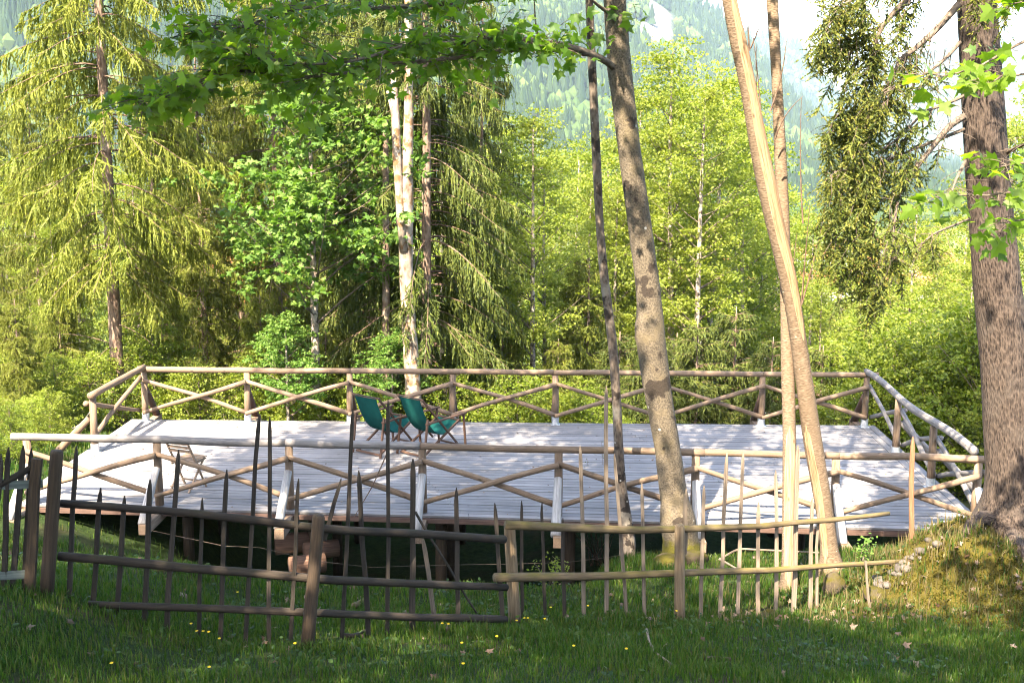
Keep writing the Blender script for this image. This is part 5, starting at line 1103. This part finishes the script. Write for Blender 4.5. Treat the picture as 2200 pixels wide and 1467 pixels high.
# ------------------------------------------------------------------ stones, moss, fallen wood
import bmesh
def rock_mesh(name, mat, seed, sub=2, amp=.28):
    bm = bmesh.new(); bmesh.ops.create_icosphere(bm, subdivisions=sub, radius=1.0); V = np.array([v.co[:] for v in bm.verts]); bm.verts.ensure_lookup_table(); F = np.array([[v.index for v in f.verts] for f in bm.faces]); bm.free()
    V = V * (1 + amp * 2 * (fbm(V[:, 0] * 1.2 + seed * 7, V[:, 1] * 1.2 + V[:, 2] * .9, 3, seed)))[:, None]; return MB().add(V, F).mesh(name, mat)
def stonemat(name, c1, c2, moss=None):
    k = NT(name); p = k.n('NewGeometry').outputs['Position']; n = k.noise(p, 14, 5, .7); c = k.mix(n, c1, c2)
    if moss: c = k.mix(k.math('MULTIPLY', k.ramp(k.upness(), [(.0, .1), (.5, 1.0)]), k.ramp(k.noise(p, 5, 4), [(.3, 0.0), (.5, 1.0)])), c, k.mix(k.noise(p, 45, 3), moss, tuple(q * .45 for q in moss)))
    return k.done(k.pbr(k.hsv(c, .5, 1, k.math('ADD', k.math('MULTIPLY', k.rnd(), .5), .75)), .9, k.bump(k.noise(p, 50, 4, .7), .6, .02), .15))
MAT['stone'] = stonemat('pale_limestone', (.045, .036, .03), (.12, .105, .09)); MAT['mossrock'] = stonemat('mossy_rock', (.035, .026, .02), (.08, .06, .045), (.065, .055, .008))
SM = [rock_mesh('stone', MAT['stone'], i) for i in range(4)]; RM_ = [rock_mesh('mossy_rock', MAT['mossrock'], 20 + i, 3, .6) for i in range(3)]
def put(me, name, loc, sc, rz, label, cat, group=None, rx=0):
    o = bpy.data.objects.new(name, me); COL.objects.link(o); o.location = tuple(float(q) for q in loc); o.scale = sc; o.rotation_euler = (rx, 0, rz); tag(o, label, cat, group); return o
for i in range(26):
    t = R.uniform(); px = 1885 + 110 * t + R.normal(0, 14); py = 1222 - 50 * t + R.normal(0, 10); y = 13.9 + R.uniform(-.1, .25); p = P(px, py, y); s = R.uniform(.025, .065)
    p[2] = float(gh(p[0], p[1])) + .0 + .05 * R.uniform() * math.exp(-((px - 1940) / 60) ** 2); put(SM[i % 4], 'stone', p, (s * R.uniform(.9, 1.5), s, s * .75), R.uniform(0, 6), 'pale stone in the heap below the thick spruce', 'stone', 'stones heaped below the thick spruce')
for i, (px, py, y, sx, sy, sz, lab) in enumerate(((1795, 1262, 14.3, .15, .15, .19, 'bright mossy stump-like rock at the foot of the leaning tree'), (1880, 1262, 13.7, .2, .14, .09, 'mossy rock below the stone heap'), (1655, 1300, 13.1, .11, .11, .09, 'small golden moss cushion in the sunny grass'), (340, 1283, 13.6, .24, .15, .10, 'brown mossy stone behind the left fence rails'), (1432, 1190, 15.9, .2, .2, .11, 'mossy hump at the foot of the stout maple'), (1488, 1185, 15.9, .24, .2, .13, 'mossy root swelling right of the stout maple'))):
    p = P(px, py, y); p[2] = float(gh(p[0], p[1])) + sz * .25; put(RM_[i % 3], 'mossy_rock', p, (sx, sy, sz), i * 1.3, lab, 'rock')
def stick(pts, y, r0, r1, mat, name, label, cat='branch', dz=None):
    q = np.array([G(*p) + [0, 0, .035] if y is None else P(*p, y) for p in pts]); t = np.linspace(0, 1, len(q) * 4); s = np.linspace(0, 1, len(q)); q = np.stack([np.interp(t, s, q[:, k]) for k in range(3)], -1)
    for k in range(3): q[1:-1, k] = (q[:-2, k] + q[1:-1, k] * 2 + q[2:, k]) / 4
    tag(MB().add(*tube(q, np.linspace(r0, r1, len(q)), 7, rough=.2)).obj(name, mat, None), label, cat)
stick([(1389, 1358), (1394, 1385), (1408, 1410), (1445, 1436)], None, .014, .008, MAT['picket_pale'], 'fallen_branch', 'pale curved stick lying in the front grass')
stick([(1515, 1423), (1540, 1421), (1570, 1424)], None, .022, .016, MAT['post_brown'], 'fallen_branch', 'short brown piece of wood in the front grass')
stick([(738, 1372), (760, 1372), (788, 1360)], None, .026, .016, MAT['post_brown'], 'fallen_branch', 'dark bent branch lying behind the left fence')
stick([(758, 1308), (775, 1300), (787, 1291)], None, .04, .03, MAT['fence_mossy'], 'fallen_branch', 'mossy brown log end behind the left fence')
stick([(1540, 1205), (1585, 1178), (1640, 1181), (1700, 1184), (1760, 1187)], 15.9, .016, .012, MAT['picket_pale'], 'fallen_branch', 'long pale branch lying below the deck between the tree feet')
stick([(1545, 1200), (1580, 1220), (1600, 1228)], 15.4, .018, .010, MAT['picket_pale'], 'fallen_branch', 'pale forked twig on the moss left of the straight trunk')
stick([(892, 1099), (915, 1140), (960, 1210), (1000, 1280), (1024, 1316)], 12.9, .016, .011, MAT['picket_old'], 'leaning_stick', 'grey stick leaning behind the dark fence')
stick([(835, 965), (800, 1045), (762, 1108)], 17.5, .010, .006, MAT['deadtwig'], 'leaning_stick', 'very thin dark stick leaning across the front railing')
for px, py, y, l, r, lab in ((640, 1165, 18.6, .7, .17, 'thick reddish log lying below the deck'), (660, 1212, 17.6, .5, .15, 'reddish log end beside the sapling below the deck'), (690, 1180, 18.2, .5, .14, 'upper reddish log stacked below the deck')):
    p = P(px, py, y); tag(MB().add(*tube([p - [l / 2, .1, 0], p + [l / 2, .1, 0]], r, 14, rough=.06)).obj('log', MAT['chair_wood'], None), lab, 'log')
wire = np.array([P(x, y_, 15.6 + .0006 * (x - 330)) for x, y_ in ((326, 1139), (400, 1155), (480, 1172), (560, 1176), (680, 1205), (800, 1218), (960, 1213), (1100, 1211), (1220, 1207), (1310, 1196), (1375, 1185))]); tag(MB().add(*tube(wire, .0025, 5)).obj('wire_strand', MAT['twig'], None), 'thin grey wire strung low below the deck edge', 'wire')
rope = curve3(P(194, 884, 21.15), P(155, 920, 21.6), [0, 0, -.05], 10); tag(MB().add(*tube(rope, .009, 6)).obj('rope', MAT['greylog'], None), 'short pale rope hanging from the left railing post', 'rope')

# ------------------------------------------------------------------ saplings and the thorny shrub
def sapling(px, py, y, h, n, leafm, label, size=.07, spread=.35, name='sapling'):
    b = P(px, py, y); b[2] = float(gh(b[0], b[1])); t = thing(name, label, 'plant', b); w, lf = MB(), MB()
    for i in range(n):
        e = b + [R.uniform(-spread, spread), R.uniform(-spread, spread) * .6, h * R.uniform(.55, 1)]; q = curve3(b, e, [R.uniform(-.1, .1), 0, .08], 7); w.add(*tube(q, np.linspace(.008, .002, 7), 4, caps=False)); m = 34; tt = R.uniform(.35, 1, m); B = np.stack([np.interp(tt, np.linspace(0, 1, 7), q[:, k]) for k in range(3)], -1) + R.normal(0, .045, (m, 3))
        leaf_faces(lf, B, nrm(np.array([0, -.3, 1]) + R.normal(0, .45, (m, 3))), R.normal(0, 1, (m, 3)), size * R.uniform(.6, 1.2, m), OVAL)
    w.obj('stems', MAT['twig'], t); lf.obj('leaves', leafm, t, smooth=False)
sapling(728, 1225, 16.4, .75, 9, MAT['leaf_light'], 'bright green sapling in front of the logs below the deck'); sapling(862, 1235, 16.2, .8, 6, MAT['leaf_mid'], 'thin sapling below the deck right of the bright one', .06)
sapling(1850, 1200, 14.6, .45, 4, MAT['leaf_maple_far'], 'small whitish-leaved sprout at the right end below the deck', .05, .15); sapling(560, 1160, 17.3, .5, 8, MAT['leaf_mid'], 'leafy weed growing in the dark below the deck', .06)
sapling(1180, 1170, 15.2, .5, 6, MAT['leaf_mid'], 'low weed behind the mossy fence', .045)
tb = thing('thorny_shrub', 'thin arching thorny shrub with small dark leaves before the deck', 'shrub', G(1285, 1215)); b = np.array(tb.location); w, lf = MB(), MB()
for x, y_ in ((1132, 1026), (1168, 1029), (1185, 1049), (1215, 1050), (1246, 1016), (1261, 987), (1250, 1000), (1292, 948), (1272, 1050), (1313, 1052), (1349, 1060), (1375, 1080), (1235, 1045), (1300, 1020), (1290, 1075), (1265, 1040), (1150, 1090), (1320, 1090)):
    e = P(x, y_, b[1] - .2 + R.uniform(-.3, .3)); q = curve3(b + [R.uniform(-.15, .15), 0, 0], e, [R.uniform(-.05, .05), 0, R.uniform(.02, .15)], 9); w.add(*tube(q, np.linspace(.007, .002, 9), 4, caps=False)); m = 60; tt = R.uniform(.4, 1, m); B = np.stack([np.interp(tt, np.linspace(0, 1, 9), q[:, k]) for k in range(3)], -1) + R.normal(0, .016, (m, 3))
    leaf_faces(lf, B, nrm(np.array([0, -.4, 1]) + R.normal(0, .6, (m, 3))), R.normal(0, 1, (m, 3)), R.uniform(.018, .034, m), OVAL)
w.obj('stems', MAT['deadtwig'], tb); lf.obj('leaves', MAT['needle_dark'], tb, smooth=False)

# ------------------------------------------------------------------ haze
hz = MB().add(*boxa((0, 2320, 205), (3590, 0, 0), (0, 2375, 0), (0, 0, 250))).obj('haze', None, smooth=False)
k = NT('thin_valley_haze'); pv = k.n('VolumePrincipled'); pv.inputs['Color'].default_value = (0.62, 0.80, 1.0, 1); pv.inputs['Density'].default_value = 0.00009; pv.inputs['Anisotropy'].default_value = 0.0
k.l(pv.outputs[0], k.out.inputs['Volume']); hz.data.materials.append(k.m); hz['kind'] = 'stuff'; tag(hz, 'thin blue haze hanging in the valley air', 'haze')
